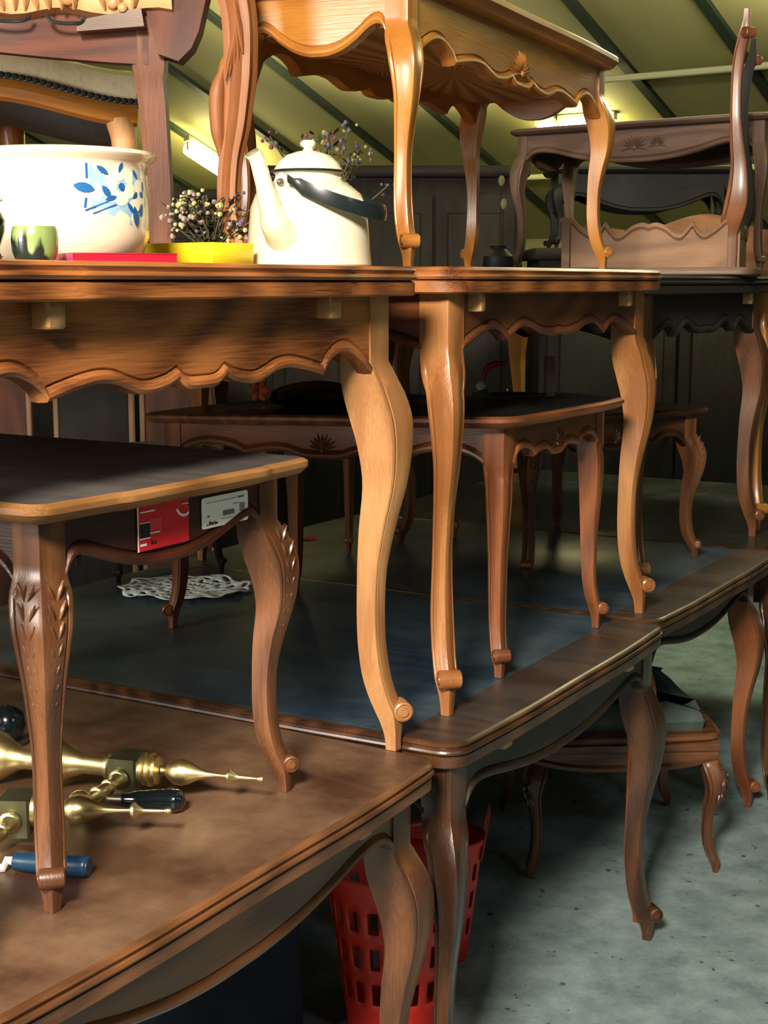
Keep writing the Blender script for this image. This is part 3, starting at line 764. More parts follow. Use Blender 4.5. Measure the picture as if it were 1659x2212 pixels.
mb = MB(); box(mb, -.066, .066, -.045, .045, .0105, .0125, .0005); box(mb, -.066, .066, -.045, .045, 0, .0018, .0005); mb.build('cover', red_cover, bk)
mb = MB(); box(mb, -.0668, -.0650, -.045, .045, .0002, .0123, .0004); o = mb.build('spine', plain('pink_spine', (206, 52, 100), .5, var=.2, vscale=60), bk); o['label'] = 'pinkish end of the book'
mb = MB(); box(mb, -.0648, .0655, -.0446, .0446, .0018, .0106); o = mb.build('page_block', red_cover, bk)
yb = empty('yellow_box', (-.262, 2.175, 1.5285), rad(-35), 'bright yellow cardboard box between the pot and the kettle', 'box')
yel = plain('yellow_card', (224, 200, 32), .4, var=.06, vscale=14)
mb = MB(); box(mb, -.078, .052, -.045, .045, 0, .0225, .001); mb.build('tray', yel, yb)
mb = MB(); box(mb, -.0795, .0535, -.0465, .0465, .0015, .033, .0012); mb.build('lid', yel, yb)

# ------------------------------------------------------------------ dried flowers
stem_m = plain('dry_stem', (74, 68, 44), .8); leaf_m = plain('dry_leaf', (58, 68, 42), .8, var=.3, vscale=40)
def bouquet(name, loc, label, n, spread, h, cols, seed, lean=(0, 0)):
    R_ = random.Random(seed)
    r = empty(name, loc, 0, label, 'dried flowers')
    ms = MB(); ml = MB(); mf = [MB() for _ in cols]
    for i in range(n):
        a = R_.uniform(0, 2 * PI); q = R_.uniform(.1, 1) ** .7
        hh = h * R_.uniform(.45, 1.0)
        tip = Vector((math.cos(a) * spread * q + lean[0] * hh, math.sin(a) * spread * .6 * q + lean[1] * hh, hh))
        mid = Vector((tip.x * .35, tip.y * .35, hh * .55))
        pts = catmull([(0, 0, .0), mid, tip], 5)
        tube(ms, pts, [.0012] * len(pts), 4, smooth=1)
        for k in range(7):
            p = pts[min(len(pts) - 1, 4 + k)] if 4 + k < len(pts) else tip
            d = Vector((R_.uniform(-1, 1), R_.uniform(-1, 1), R_.uniform(-.2, 1))).normalized(); L = R_.uniform(.010, .022)
            t = d.cross(Vector((0, 0, 1))); t = (t if t.length > .1 else Vector((1, 0, 0))).normalized() * L * .22
            nn = d.cross(t).normalized() * .0008
            ml.add([p, p + d * L * .5 + t + nn, p + d * L, p + d * L * .5 - t + nn, p + d * L * .5 - nn], [(0, 1, 2, 3), (0, 4, 2, 1), (0, 3, 2, 4)])
        for k in range(R_.randint(2, 5)):
            p = tip + Vector((R_.uniform(-1, 1), R_.uniform(-1, 1), R_.uniform(-1, .6))) * .014
            ball(mf[R_.randrange(len(cols))], p, R_.uniform(.002, .0052), 5)
    ms.build('stems', stem_m, r); ml.build('foliage', leaf_m, r)
    for mbf, c in zip(mf, cols):
        if mbf.v:
            o = mbf.build('blossoms', plain('blossom_%d_%d_%d' % c, c, .8), r); o['label'] = 'small blossoms of one colour'
    return r
bouquet('dried_flowers', (-.10, 2.52, 1.5285), 'dark sprigs with tiny blossoms rising behind the lid of the kettle', 46, .115, .235, [(70, 60, 84), (104, 52, 60), (120, 120, 66)], 3)
bouquet('dried_flowers', (-.285, 2.44, 1.5285), 'loose dried bouquet of purple and yellow heads behind the yellow box', 54, .085, .125, [(176, 172, 110), (92, 72, 96), (140, 120, 110)], 5)

# ------------------------------------------------------------------ stickers on the foreground coffee table
def sticker_root(name, u, z, label, cat):
    # glued to the aisle side apron of S1; x along the apron, y out of it, z up
    r = empty(name, (0, 0, 0), 0, label, cat)
    a = rad(59.1); O = Vector((-.385, 1.605, .76)); i0 = .062 - .0276 * .78 + .003
    U = Vector((math.cos(a), math.sin(a), 0)); N = Vector((math.sin(a), -math.cos(a), 0))
    r.location = O + U * u + N * (-i0 + .0016) + Vector((0, 0, z)); r.rotation_euler = (0, 0, a)
    return r
def flat(mb, x0, x1, z0, z1, y=-.0004, th=.0004):
    box(mb, x0, x1, y - th, y, z0, z1)
redp = plain('red_sticker', (214, 34, 48), .45, var=.04, vscale=30); redp2 = plain('pink_panel', (228, 62, 78), .45); wht = plain('white_print2', (244, 240, 232), .5); blk = plain('black_print', (26, 26, 30), .5); grey = plain('grey_print', (150, 150, 148), .5); greyd = plain('darkgrey_print', (96, 96, 98), .5)
st = sticker_root('red_sticker', .214, .408, 'red shop sticker with a small black square on the foreground table apron', 'sticker')
mb = MB(); flat(mb, 0, .103, 0, .058, .0, .0006); mb.build('paper', redp, st)
mb = MB(); flat(mb, 0, .0022, 0, .058, -.0008)
flat(mb, .006, .034, .0490, .0508, -.0008); flat(mb, .024, .044, .0205, .0222, -.0008); flat(mb, .0045, .0245, .0152, .0166, -.0008); flat(mb, .0045, .0245, .0355, .0366, -.0008)
flat(mb, .005, .017, .0065, .0095, -.0008)
rings = []
for i in range(22):
    t = -2.75 + 2.35 * i / 21; rings.append([(.094 + math.cos(t) * rr, yy, .0520 + math.sin(t) * rr) for rr, yy in ((.0150, -.0008), (.0182, -.0008), (.0182, -.0013), (.0150, -.0013))])
rings = [[(min(x, .103), y, z) for x, y, z in r] for r in rings]
loft(mb, rings); flat(mb, .090, .103, .0500, .0512, -.0008); mb.build('white_print', wht, st)
mb = MB(); flat(mb, .024, .047, .0240, .0400, -.0008); mb.build('pink_block', redp2, st)
mb = MB(); flat(mb, .0045, .0235, .0170, .0352, -.0010); flat(mb, .0260, .0285, .0070, .0125, -.0008); flat(mb, .0285, .0370, .0068, .0084, -.0008); flat(mb, .0330, .0350, .0084, .0104, -.0008); mb.build('black_square', blk, st)
sw = sticker_root('white_label', .345, .418, 'white shop label with barcode lines right of the red sticker', 'label')
mb = MB()
W_, H_, rr_ = .104, .042, .004
pts = []
for cx, cz, a0_ in ((W_ - rr_, rr_, -PI / 2), (W_ - rr_, H_ - rr_, 0), (rr_, H_ - rr_, PI / 2), (rr_, rr_, PI)):
    for i in range(5):
        a = a0_ + PI / 2 * i / 4; pts.append((cx + math.cos(a) * rr_, cz + math.sin(a) * rr_))
loft(mb, [[(x, 0, z) for x, z in pts], [(x, -.0006, z) for x, z in pts]], flip=True); mb.build('paper', wht, sw)
mb = MB()
R_ = random.Random(4); x = .046
while x < .072:
    w = R_.choice((.0006, .001, .0015)); flat(mb, x, x + w, .0130, .0200, -.0008); x += w + R_.choice((.0008, .0012))
for q in range(5): flat(mb, .084, .096, .0145 + q * .0024, .0158 + q * .0024, -.0008)
flat(mb, .080, .094, .0335, .0358, -.0008); flat(mb, .070, .082, .0262, .0270, -.0008); flat(mb, .012, .016, .0150, .0172, -.0008); mb.build('barcode', greyd, sw)
mb = MB(); x = .010
while x < .076:
    w = R_.uniform(.002, .006); flat(mb, x, x + w, .0338, .0348, -.0008); x += w + .0014
x = .044
while x < .066:
    w = R_.uniform(.001, .003); flat(mb, x, x + w, .0086, .0094, -.0008); x += w + .001
mb.build('text_lines', grey, sw)
mb = MB()
for x, w, h in ((.010, .004, .0016), (.0155, .0035, .0052), (.020, .005, .0034), (.0265, .0018, .0046), (.0290, .0040, .0028), (.0325, .0018, .0018)): flat(mb, x, x + w, .0040, .0040 + h, -.0008)
mb.build('black_mark', blk, sw)

# ------------------------------------------------------------------ turned brass pieces on the front table
brass = plain('brass', (222, 204, 148), .36, metal=1.0, var=.18, vscale=18)
brass_d = plain('brass_face', (120, 122, 96), .38, metal=.9, var=.2, vscale=30)
def brass_piece(loc, rz, label, branch):
    r = empty('brass_standard', loc, rz, label, 'brass fitting')
    M = Matrix(((0, 0, 1), (0, 1, 0), (-1, 0, 0)))   # lathe axis z -> x
    def turn(name, prof):
        mb = MB(); lathe(mb, [(rr, z) for rr, z in prof], (0, 0, .0415), 28, M); return mb.build(name, brass, r)
    turn('finial', [(.001, .198), (.003, .199), (.0045, .203), (.0045, .206), (.0035, .2085), (.001, .2095)][::1])
    turn('finial_spire', [(.001, .052), (.008, .053), (.006, .058), (.012, .064), (.0185, .074), (.0195, .084), (.016, .096), (.009, .110), (.005, .122), (.0032, .136), (.003, .148), (.0035, .152), (.010, .155), (.0115, .159), (.006, .165), (.003, .172), (.0022, .198), (.001, .1985)])
    turn('collar', [(.001, .022), (.024, .022), (.024, .028), (.020, .030), (.025, .034), (.025, .038), (.019, .040), (.022, .043), (.021, .047), (.012, .051), (.001, .052)])
    mb = MB()
    rings = []
    for x in (-.024, -.021, .019, .022):
        h = .026 if abs(x) < .022 else .023
        rings.append([(x + (z - .036) * .25 * 0, y, z) for y, z in ((-h, .036 - h), (h, .036 - h), (h, .036 + h), (-h, .036 + h))])
    loft(mb, rings); mb.build('square_block', brass_d, r)
    turn('turned_shaft', [(.001, -.27), (.024, -.27), (.036, -.252), (.041, -.230), (.036, -.206), (.024, -.186), (.018, -.176), (.0155, -.165), (.0155, -.150), (.022, -.138), (.033, -.126), (.0365, -.118), (.0365, -.114), (.028, -.104), (.021, -.088), (.0145, -.07), (.0145, -.036), (.019, -.033), (.019, -.028), (.015, -.0245), (.001, -.024)][::1])
    if branch:
        mb = MB()
        pts = [(-.002, -.024, .034), (-.006, -.045, .030), (-.012, -.062, .026), (-.026, -.080, .020)]
        tube(mb, pts, [.014, .0085, .010, .007], 14)
        for k, q in enumerate(((-.003, -.030, .033), (-.009, -.052, .029), (-.018, -.070, .023))):
            ball(mb, q, (.0155, .012, .0125)[k], 9, (1, .45, 1))
        ball(mb, (-.034, -.090, .019), .016, 12, (1.15, .9, 1)); mb.build('side_branch', brass, r)
    return r
brass_piece((-.375, 2.055, .7602), rad(-14), 'turned brass piece lying farther back, its pointed finial near the carved right foot', True)
brass_piece((-.495, 1.885, .7602), rad(-2), 'turned brass piece lying in front of the other, finial over the black handle', True)
bh = empty('black_grip_tool', (-.318, 1.985, .7602), rad(-7), 'rounded black tool grip lying behind the nearer brass finial', 'tool')
gloss = plain('gloss_black', (10, 18, 22), .15, coat=.8)
mb = MB(); tube(mb, [(-.055, 0, .016), (-.03, 0, .016), (.0, 0, .0175), (.022, 0, .0175), (.031, 0, .0165), (.036, 0, .016)], [.010, .0145, .016, .017, .013, .004], 18); mb.build('grip', gloss, bh)
mb = MB(); tube(mb, [(-.10, .004, .014), (-.055, 0, .016)], [.006, .006], 10, smooth=1); mb.build('ferrule', plain('dull_tin', (160, 158, 146), .35, metal=1), bh)
bl = empty('blue_handled_tool', (-.428, 1.765, .7602), rad(-12), 'blue handle with a bent white metal bracket by the carved front foot', 'tool')
mb = MB(); tube(mb, [(-.045, 0, .013), (-.02, 0, .013), (.045, 0, .014), (.056, 0, .014)], [.0115, .0125, .014, .011], 18); mb.build('handle', plain('blue_plastic', (24, 62, 92), .35), bl)
mb = MB(); tube(mb, [(-.045, 0, .013), (-.056, 0, .013), (-.060, -.004, .004), (-.078, -.012, .004), (-.080, -.006, .016), (-.10, -.004, .018)], [.006] * 6, 8, smooth=1); mb.build('bracket', plain('white_metal', (214, 214, 206), .35), bl)
ds = empty('dark_knob', (-.615, 2.30, .7602), 0, 'dark knob behind the brass at the left edge', 'knob')
mb = MB(); lathe(mb, [(.001, 0), (.018, 0), (.024, .01), (.030, .03), (.026, .05), (.012, .062), (.001, .066)], seg=24); mb.build('knob_head', gloss, ds)
mb = MB(); lathe(mb, [(.026, -.001), (.034, -.0), (.034, .004), (.022, .006)], seg=24); mb.build('knob_base', plain('dark_ring', (40, 30, 24), .4), ds)

# ------------------------------------------------------------------ lace doily
def lace():
    m, nt, b = new_mat('lace_thread'); L = nt.links.new
    b.inputs['Base Color'].default_value = lin((226, 234, 228)); b.inputs['Roughness'].default_value = .9
    return m
mb = MB(); rr_, aa_ = 15, 96
grid = []
for i in range(rr_ + 1):
    row = []
    for j in range(aa_):
        a = 2 * PI * j / aa_; r = .012 + .125 * i / rr_
        r *= 1 + (.07 * abs(math.sin(a * 8))) * (i / rr_) ** 2
        z = .002 + (i / rr_) * (.008 * (.5 + .5 * math.sin(a * 8 + i * .4)) + .006 * abs(math.sin(a * 3 + 1)))
        row.append((math.cos(a) * r * 1.1, math.sin(a) * r * .95, z))
    grid.append(row)
vs = [p for row in grid for p in row]; fs = []
for i in range(rr_):
    for j in range(aa_):
        if i % 3 == 1 and j % 4 in (1, 2): continue
        if i % 5 == 3 and j % 6 == 0: continue
        fs.append((i * aa_ + j, i * aa_ + (j + 1) % aa_, (i + 1) * aa_ + (j + 1) % aa_, (i + 1) * aa_ + j))
mb.add(vs, fs)
o = mb.build('lace_doily', lace()); md = o.modifiers.new('thick', 'SOLIDIFY'); md.thickness = .0012
o.location = (-.475, 3.415, .7775); tag(o, 'crumpled white lace doily lying on the dark-topped table', 'doily')
def ragged(name, loc, c, label, cat, r=.02, rz=0):
    mb = MB(); rings = []
    for k in range(4):
        rings.append([(math.cos(2 * PI * j / 12) * r * (1, 1.1, .8, .4)[k] * (1 + .25 * math.sin(j * 2.3)), math.sin(2 * PI * j / 12) * r * .6 * (1, 1.1, .8, .4)[k], (.0, .003, .006, .008)[k] + .002 * math.sin(j)) for j in range(12)])
    loft(mb, rings); o = mb.build(name, plain(name + '_m', c, .7)); o.location = loc; o.rotation_euler = (0, 0, rz); tag(o, label, cat); return o
ragged('red_petal', (-.215, 4.12, .776), (190, 56, 62), 'small red petal lying far back on the dark table', 'petal', .022)

# ------------------------------------------------------------------ table turned upside down on the dark upper table
def upturned():
    r = empty('upturned_table', (.478, 4.03, 1.5225), rad(-16), 'wooden table lying upside down, its scrolled leg pointing up at the right', 'table')
    A, B, H, zt = .475, .50, .655, .022
    mb = MB(); out = outline(A + .09, B + .09, .04, .006); out = [(x - .045, y - .045) for x, y in out]
    slab(mb, out, [(.006, 0), (0, .004), (0, .016), (.004, zt)]); mb.build('tabletop', W('dusty', 'x'), r)
    X, Y = Vector((1, 0, 0)), Vector((0, 1, 0))
    for O, U, N, L in ((Vector((.03, .0, 0)), X, -Y, A - .06), (Vector((A, .03, 0)), Y, X, B - .06), (Vector((.03, B, 0)), X, Y, A - .06), (Vector((0, .03, 0)), Y, -X, B - .06)):
        m_ = MB(); apron(m_, O, U, N, L, 0, .118, 'wave')
        m_.v = [(x, y, -z + zt) for x, y, z in m_.v]; m_.f = [list(reversed(f)) for f in m_.f]
        m_.build('apron', W('plank', 'x'), r)
    for x, y, sx, sy in ((.03, .03, -1, -1), (A - .03, .03, 1, -1), (A - .03, B - .03, 1, 1), (.03, B - .03, -1, 1)):
        if (sx, sy) in ((-1, -1), (-1, 1)): continue
        m_ = MB(); cabriole_leg(m_, x, y, sx, sy, H, .85, .35, tq=.85)
        m_.v = [(x, y, H - z + zt) for x, y, z in m_.v]; m_.f = [list(reversed(f)) for f in m_.f]
        lg = m_.build('leg', W('russet' if sy < 0 else 'murk', 'z'), r)
        m_ = MB(); foot_scroll(m_, x, y, sx, sy, H, .85)
        m_.v = [(x, y, H - z + zt) for x, y, z in m_.v]; m_.f = [list(reversed(f)) for f in m_.f]
        m_.build('foot_scroll', W('russet', 'z'), lg)
    return r
upturned()

# ------------------------------------------------------------------ tall carved armchair at the top left
ac = empty('carved_armchair', (-.362, 2.52, 1.5285), 0, 'carved armchair frame with scrolled golden front leg and red-brown rail, top left', 'chair')
carv_m = W('carve', 'z')
mb = MB()
dx = .074
tube(mb, [(dx + x, y, z) for x, y, z in ((.072, -.06, 0), (.062, -.06, .02), (.048, -.06, .06), (.043, -.06, .12), (.047, -.06, .19), (.060, -.06, .27), (.068, -.06, .36), (.066, -.06, .45), (.050, -.06, .51), (.015, -.055, .56), (-.03, -.05, .60))],
     [.029, .027, .0225, .0200, .0205, .025, .0285, .0300, .033, .033, .03], 28, flute=7, depth=.11)
fl_ = mb.build('carved_front_leg', carv_m, ac)
mb = MB()
for i in range(6):
    z = .20 + i * .024
    leaf_blade(mb, Vector((dx + .036 + i * .002, -.066, z)), Vector((-.10, 0, 1)).normalized(), Vector((1, 0, .1)).normalized(), Vector((-.45, -1, 0)).normalized(), .05, .008, .009)
for i in range(5):
    leaf_blade(mb, Vector((dx + .044 + i * .008, -.090, .33 + i * .012)), Vector((.25 - i * .1, 0, 1)).normalized(), Vector((1, 0, 0)), Vector((0, -1, 0)), .10, .007, .007)
tube(mb, [(dx + x, y, z) for x, y, z in ((.032, -.066, .20), (.026, -.070, .25), (.026, -.070, .31), (.038, -.066, .36))], [.006, .013, .014, .006], 12)
mb.build('leaf_carving', carv_m, fl_)
mb = MB()
rings = []
for z, x0, x1, y0, y1 in ((0, -.066, -.030, -.02, .02), (.15, -.070, -.030, -.02, .02), (.30, -.082, -.036, -.02, .022), (.345, -.087, -.040, -.02, .022), (.36, -.090, -.036, -.024, .022), (.47, -.090, -.03, -.024, .022)):
    x0 += .030; x1 += .034
    rings.append([(x0, y0, z), (x0 + .012, y0 - .007, z), (x1, y0, z), (x1, y1, z), (x0, y1, z)])
loft(mb, rings); mb.build('straight_leg', W('chairleg', 'z'), ac)
mb = MB(); rings = []
for x, zb, zt_ in ((-.56, .405, .455), (-.38, .398, .460), (-.22, .382, .463), (-.10, .372, .465), (-.03, .368, .465)):
    rings.append([(x, -.03, zb), (x, -.03, zt_), (x, .0, zt_), (x, .0, zb)])
loft(mb, rings, flip=True); mb.build('side_rail', W('matred', 'x'), ac)
mb = MB()
poly = [(-.035, .485), (-.010, .385), (.028, .372), (.052, .395), (.066, .425), (.085, .50), (.04, .54), (-.02, .53)]
loft(mb, [[(x, -.045, z) for x, z in poly], [(x, .01, z) for x, z in poly]]); o = mb.build('corner_bracket', W('matred', 'z'), ac)
mb = MB()
loft(mb, [[(x, -.062, z) for x, z in ((-.152, .421), (-.150, .440), (-.035, .462), (-.030, .430))], [(x, -.034, z) for x, z in ((-.152, .421), (-.150, .440), (-.035, .462), (-.030, .430))]]); mb.build('corner_block', W('dusty', 'x'), ac)
mb = MB()
rings = []
for i in range(25):
    x = -.56 + .58 * i / 24; zb = .450 + .006 * math.sin(i * .9)
    rings.append([(x, -.02, zb), (x, -.055, zb + .008), (x, -.062, zb + .03), (x, -.055, zb + .07), (x, -.02, zb + .075)])
loft(mb, rings, flip=True); fr_ = mb.build('carved_front_rail', W('pale', 'x'), ac)
mb = MB()
for i, x in enumerate([-.52, -.50, -.30 + .0, -.282, -.262, -.244, -.222, -.200, -.178, -.156, -.10, -.072, -.05]):
    leaf_blade(mb, Vector((x, -.062, .458)), Vector((.25 * math.sin(i * 1.7), 0, 1)).normalized(), Vector((1, 0, 0)), Vector((0, -1, 0)), .055, .0085, .012)
for x, z, q in ((-.165, .505, .020), (-.30, .50, .016), (-.085, .49, .011), (-.068, .482, .009), (-.43, .50, .014)):
    ball(mb, (x, -.064, z - .02), q, 12, (1, .5, 1))
mb.build('rail_carving', W('pale', 'z'), fr_)
mb = MB()
for x0, x1, z in ((-.50, -.37, .450), (-.315, -.235, .442), (-.205, -.135, .438)):
    tube(mb, [(x0, -.060, z + .012), (x0 + .01, -.064, z), ((x0 + x1) / 2, -.066, z - .004), (x1 - .01, -.064, z - .002), (x1, -.060, z + .008)], .0035, 8)
o = mb.build('upholstery_wire', black_iron, ac)

ac.scale = (.9, 1, .90)

# ------------------------------------------------------------------ upholstered chair behind the pot
uc = empty('upholstered_chair', (-.775, 2.90, 1.5285), rad(16), 'chair with cream seat and black trim standing behind the enamel pot', 'chair')
cream = plain('cream_fabric', (214, 204, 170), .9, bump=.4, bscale=90, var=.12, vscale=14)
def seatline(x): # front rail height profile
    return .338 + .022 * math.cos(x / .27 * PI) ** 1 * (1 if abs(x) < .27 else 1)
pts_n = 25
mb = MB(); rings = []
for i in range(pts_n):
    x = -.27 + .54 * i / (pts_n - 1); z = seatline(x)
    rings.append([(x, -.22, z + .008), (x, -.228, z + .03), (x, -.22, z + .062), (x, -.15, z + .082), (x, .18, z + .082), (x, .22, z + .05), (x, .22, z)])
loft(mb, rings, flip=True); mb.build('cushion', cream, uc)
mb = MB(); rings = []
for i in range(pts_n):
    x = -.27 + .54 * i / (pts_n - 1); z = seatline(x)
    rings.append([(x, -.216, z - .036), (x, -.232, z - .030), (x, -.238, z - .012), (x, -.232, z + .004), (x, -.216, z + .008)])
loft(mb, rings, flip=True); mb.build('front_rail', W('golden', 'x'), uc)
mb = MB()
for i in range(46):
    x = -.27 + .54 * i / 45; ball(mb, (x, -.238, seatline(x) + .011), .0075, 6, (1, .6, .8))
o = mb.build('black_trim', plain('black_braid', (20, 28, 30), .8), uc)
mb = MB(); rings = []
for i in range(13):
    x = -.26 + .52 * i / 12; z = seatline(x) - .034
    rings.append([(x, -.21, z), (x, -.05, z - .012), (x, .10, z - .012), (x, .20, z - .004), (x, .20, z + .01), (x, -.21, z + .01)])
loft(mb, rings, flip=True); o = mb.build('webbing_cloth', plain('blue_grey_cloth', (66, 78, 86), .95, bump=.3, bscale=120, var=.15, vscale=10), uc)
for x, y, c in ((.245, -.21, 'pale'), (-.245, -.21, 'pale'), (.06, .16, 'honey'), (-.20, .18, 'honey')):
    mb = MB(); tube(mb, [(x - .004, y, seatline(x) - .02), (x + .002, y, .24), (x - .002, y, .12), (x + .004, y - .004, 0)], [.028, .023, .017, .014], 16)
    mb.build('leg', W(c, 'z'), uc)
mb = MB(); box(mb, -.19, .10, .17, .185, .20, .225, .003); mb.build('stretcher', W('honey', 'x'), uc)

uc.scale = (1, 1, .925)

# ------------------------------------------------------------------ carved chair pushed under the lower tables
cc = empty('carved_chair', (.800, 3.47, FLOOR), rad(184), 'low carved chair with leaf-carved front leg under the dark-topped tables', 'chair')
zt_ = .405 - FLOOR
for x, y, sx, sy in ((0, 0, -1, 1), (.42, 0, 1, 1), (.0, -.42, -1, -1), (.42, -.42, 1, -1)):
    mb = MB(); cabriole_leg(mb, x, y, sx, sy, zt_ - .01, .72, .7, tq=.9)
    lg = mb.build('leg', W('brown', 'z'), cc)
    if y == 0:
        mb = MB()
        for q in range(7):
            a = q * .9
            D = Vector((sx, sy, 0)).normalized(); T = Vector((-D.y, D.x, 0))
            o_, in_ = prof_at(CAB, .76 - q * .03)
            leaf_blade(mb, Vector((x, y, (.76 - q * .03) * zt_)) + D * (o_ * .72 - .006) + T * .010 * math.sin(a * 2), (Vector((0, 0, -1)) + T * .3 * math.cos(a * 2)).normalized(), T, D, .035, .007, .006)
        mb.build('leaf_carving', W('darkoak', 'z'), lg)
mb = MB()
rings = []
for i in range(21):
    u = i / 20; x = -.02 + .46 * u; zb = zt_ - .085 + .028 * abs(2 * u - 1) ** 3 * 1.0
    rings.append([(x, .012, zt_ - .01), (x, .030, zt_ - .018), (x, .030, zt_ - .034), (x, .020, zt_ - .040), (x, .020, zb + .016), (x, .028, zb + .010), (x, .026, zb), (x, 0, zb), (x, 0, zt_ - .01)])
loft(mb, rings); mb.build('front_rail', W('brown', 'x'), cc)
for x in (-.012, .432):
    mb = MB(); rings = []
    for i in range(13):
        u = i / 12; y = -.42 + .42 * u; zb = zt_ - .075 + .02 * abs(2 * u - 1) ** 3
        rings.append([(x - .010, y, zb), (x + .010, y, zb), (x + .012, y, zt_ - .01), (x - .012, y, zt_ - .01)])
    loft(mb, rings); mb.build('side_rail', W('brown', 'y'), cc)
mb = MB(); out = [(x - .035, y - .455) for x, y in outline(.49, .49, .05, .008)]
slab(mb, out, [(.01, zt_ - .012), (0, zt_ - .004), (.002, zt_ + .004), (.012, zt_ + .008)]); mb.build('seat_frame', W('brown', 'x'), cc)
mb = MB(); out2 = inset_poly(out, .045)
slab(mb, out2, [(0, zt_ + .006), (-.006, zt_ + .03), (.01, zt_ + .055), (.05, zt_ + .07)]); o = mb.build('cushion', plain('grey_green_velvet', (64, 78, 74), .6, var=.35, vscale=16, bump=.5, bscale=12), cc)

# ------------------------------------------------------------------ red basket under the foreground table
def basket(loc, rz, label, sc, handles):
  rb = empty('plastic_basket', loc, rad(rz), label, 'basket', 'red baskets under the tables')
  redm = plain('red_plastic', (206, 44, 30), .38, var=.05)
  mb = MB(); nz, na = 22, 72; Hb = .345
  grid = []
  def bR(t): return .118 + .058 * t
  for i in range(nz + 1):
      t = i / nz
      grid.append([(math.cos(2 * PI * j / na) * bR(t) * 1.12, math.sin(2 * PI * j / na) * bR(t) * .92, Hb * t) for j in range(na)])
  fs = []
  for i in range(nz):
      for j in range(na):
          if 3 <= i <= 18 and (i % 5) in (0, 1, 2) and j % 4 in (1, 2): continue
          fs.append((i * na + j, i * na + (j + 1) % na, (i + 1) * na + (j + 1) % na, (i + 1) * na + j))
  mb.add([p for row in grid for p in row], fs); mb.f.append([j for j in reversed(range(na))]); mb.mi.append(0)
  o = mb.build('wall', redm, rb); md = o.modifiers.new('t', 'SOLIDIFY'); md.thickness = .003
  mb = MB()
  lathe(mb, [(bR(1) - .002, Hb - .012), (bR(1) + .007, Hb - .012), (bR(1) + .009, Hb - .002), (bR(1) + .006, Hb + .003), (bR(1) - .002, Hb + .001)], seg=64, sx=1.12, sy=.92, cap0=False, cap1=False); mb.build('rim', redm, rb)
  for sg in handles:
      mb = MB()
      x0 = sg * bR(1) * 1.12
      poly = [(-.055, Hb - .06), (-.06, Hb), (-.045, Hb + .062), (-.02, Hb + .085), (.02, Hb + .085), (.045, Hb + .062), (.06, Hb), (.055, Hb - .06)]
      inn = [(-.026, Hb + .005), (-.028, Hb + .02), (-.022, Hb + .042), (-.010, Hb + .052), (.010, Hb + .052), (.022, Hb + .042), (.028, Hb + .02), (.026, Hb + .005)]
      def pl(P_, dx): return [(x0 + sg * (dx + (z - Hb) * .25), y, z) for y, z in P_]
      a_, b_, c_, d_ = pl(poly, 0), pl(inn, 0), pl(inn, .005), pl(poly, .005)
      loft(mb, [a_, b_, c_, d_, a_], cap0=False, cap1=False, closed=True); mb.build('handle', redm, rb)
  rb.scale = sc
basket((.022, 2.70, FLOOR), 0, 'red plastic basket with square holes on the floor behind the front table leg', (.70, .72, .97), ())
basket((.112, 2.99, FLOOR), 0, 'smaller red basket whose handle shows right of the dark-topped table near leg', (.52, .5, .80), (1, -1))
nv = plain('navy_shade', (26, 32, 48), .9, bump=.3, bscale=14, var=.3)  # near-black bag added to stand for the deep shade under the table
mb = MB(); out = outline(.34, .46, .06, .01)
slab(mb, out, [(.01, 0), (0, .02), (.006, .20), (.0, .36), (.02, .40)]); o = mb.build('shade_bag', nv); o.location = (-.46, 2.50, FLOOR); o.rotation_euler = (0, 0, rad(20)); tag(o, 'dark navy cloth bag added for the deep shade on the floor left of the red basket', 'bag')

# ------------------------------------------------------------------ things in the dim middle distance
glassb = plain('black_gloss_dish', (14, 14, 18), .12, coat=.8)
mb = MB(); lathe(mb, [(.001, 0), (.075, 0), (.098, .008), (.104, .02), (.098, .034), (.07, .044), (.03, .052), (.001, .054)], seg=48, sy=.9)
o = mb.build('black_dish', glassb); o.location = (-.14, 3.06, 1.248); tag(o, 'glossy black domed dish on the shell-carved coffee table', 'dish')
fr = empty('artificial_flower', (-.27, 3.16, 1.240), 0, 'small salmon flower lying left of the black domed dish', 'flower')
mb = MB()
for q in range(6):
    a = q * PI / 3; leaf_blade(mb, Vector((0, 0, .034)), Vector((math.cos(a), -.3, math.sin(a))).normalized(), Vector((0, 1, 0)).cross(Vector((math.cos(a), -.3, math.sin(a)))).normalized(), Vector((0, -1, 0)), .026, .010, .004)
mb.build('petals', plain('salmon', (206, 104, 78), .7), fr)
mb = MB(); tube(mb, [(0, 0, .03), (-.01, 0, .015), (-.025, 0, .002)], .002, 6); mb.build('stem', leaf_m, fr)
# things on the carved table / far tables
zc = .7765 + .403
def simple(name, loc, dims, c, label, cat, rz=0, bev=.002, rough=.6):
    mb = MB(); x, y, z = dims; box(mb, -x / 2, x / 2, -y / 2, y / 2, 0, z, bev); o = mb.build(name, plain(name + '_%d_%d_%d' % c, c, rough, var=.1)); o.location = loc; o.rotation_euler = (0, 0, rad(rz)); tag(o, label, cat); return o
simple('green_book', (.335, 3.92, zc + .0), (.17, .12, .03), (62, 72, 40), 'flat olive green book on the carved table behind the shell-carved one', 'book', 12)
jug = empty('ceramic_bird', (.262, 3.86, zc), 0, 'little white and green ceramic ornament beside the olive book', 'ornament')
mb = MB(); lathe(mb, [(.001, 0), (.022, 0), (.026, .01), (.022, .03), (.012, .045), (.001, .05)], seg=18); mb.build('body', plain('green_glaze', (60, 92, 58), .3), jug)
mb = MB(); ball(mb, (-.006, 0, .055), .014, 10); mb.build('head', plain('white_glaze', (196, 196, 170), .3), jug)
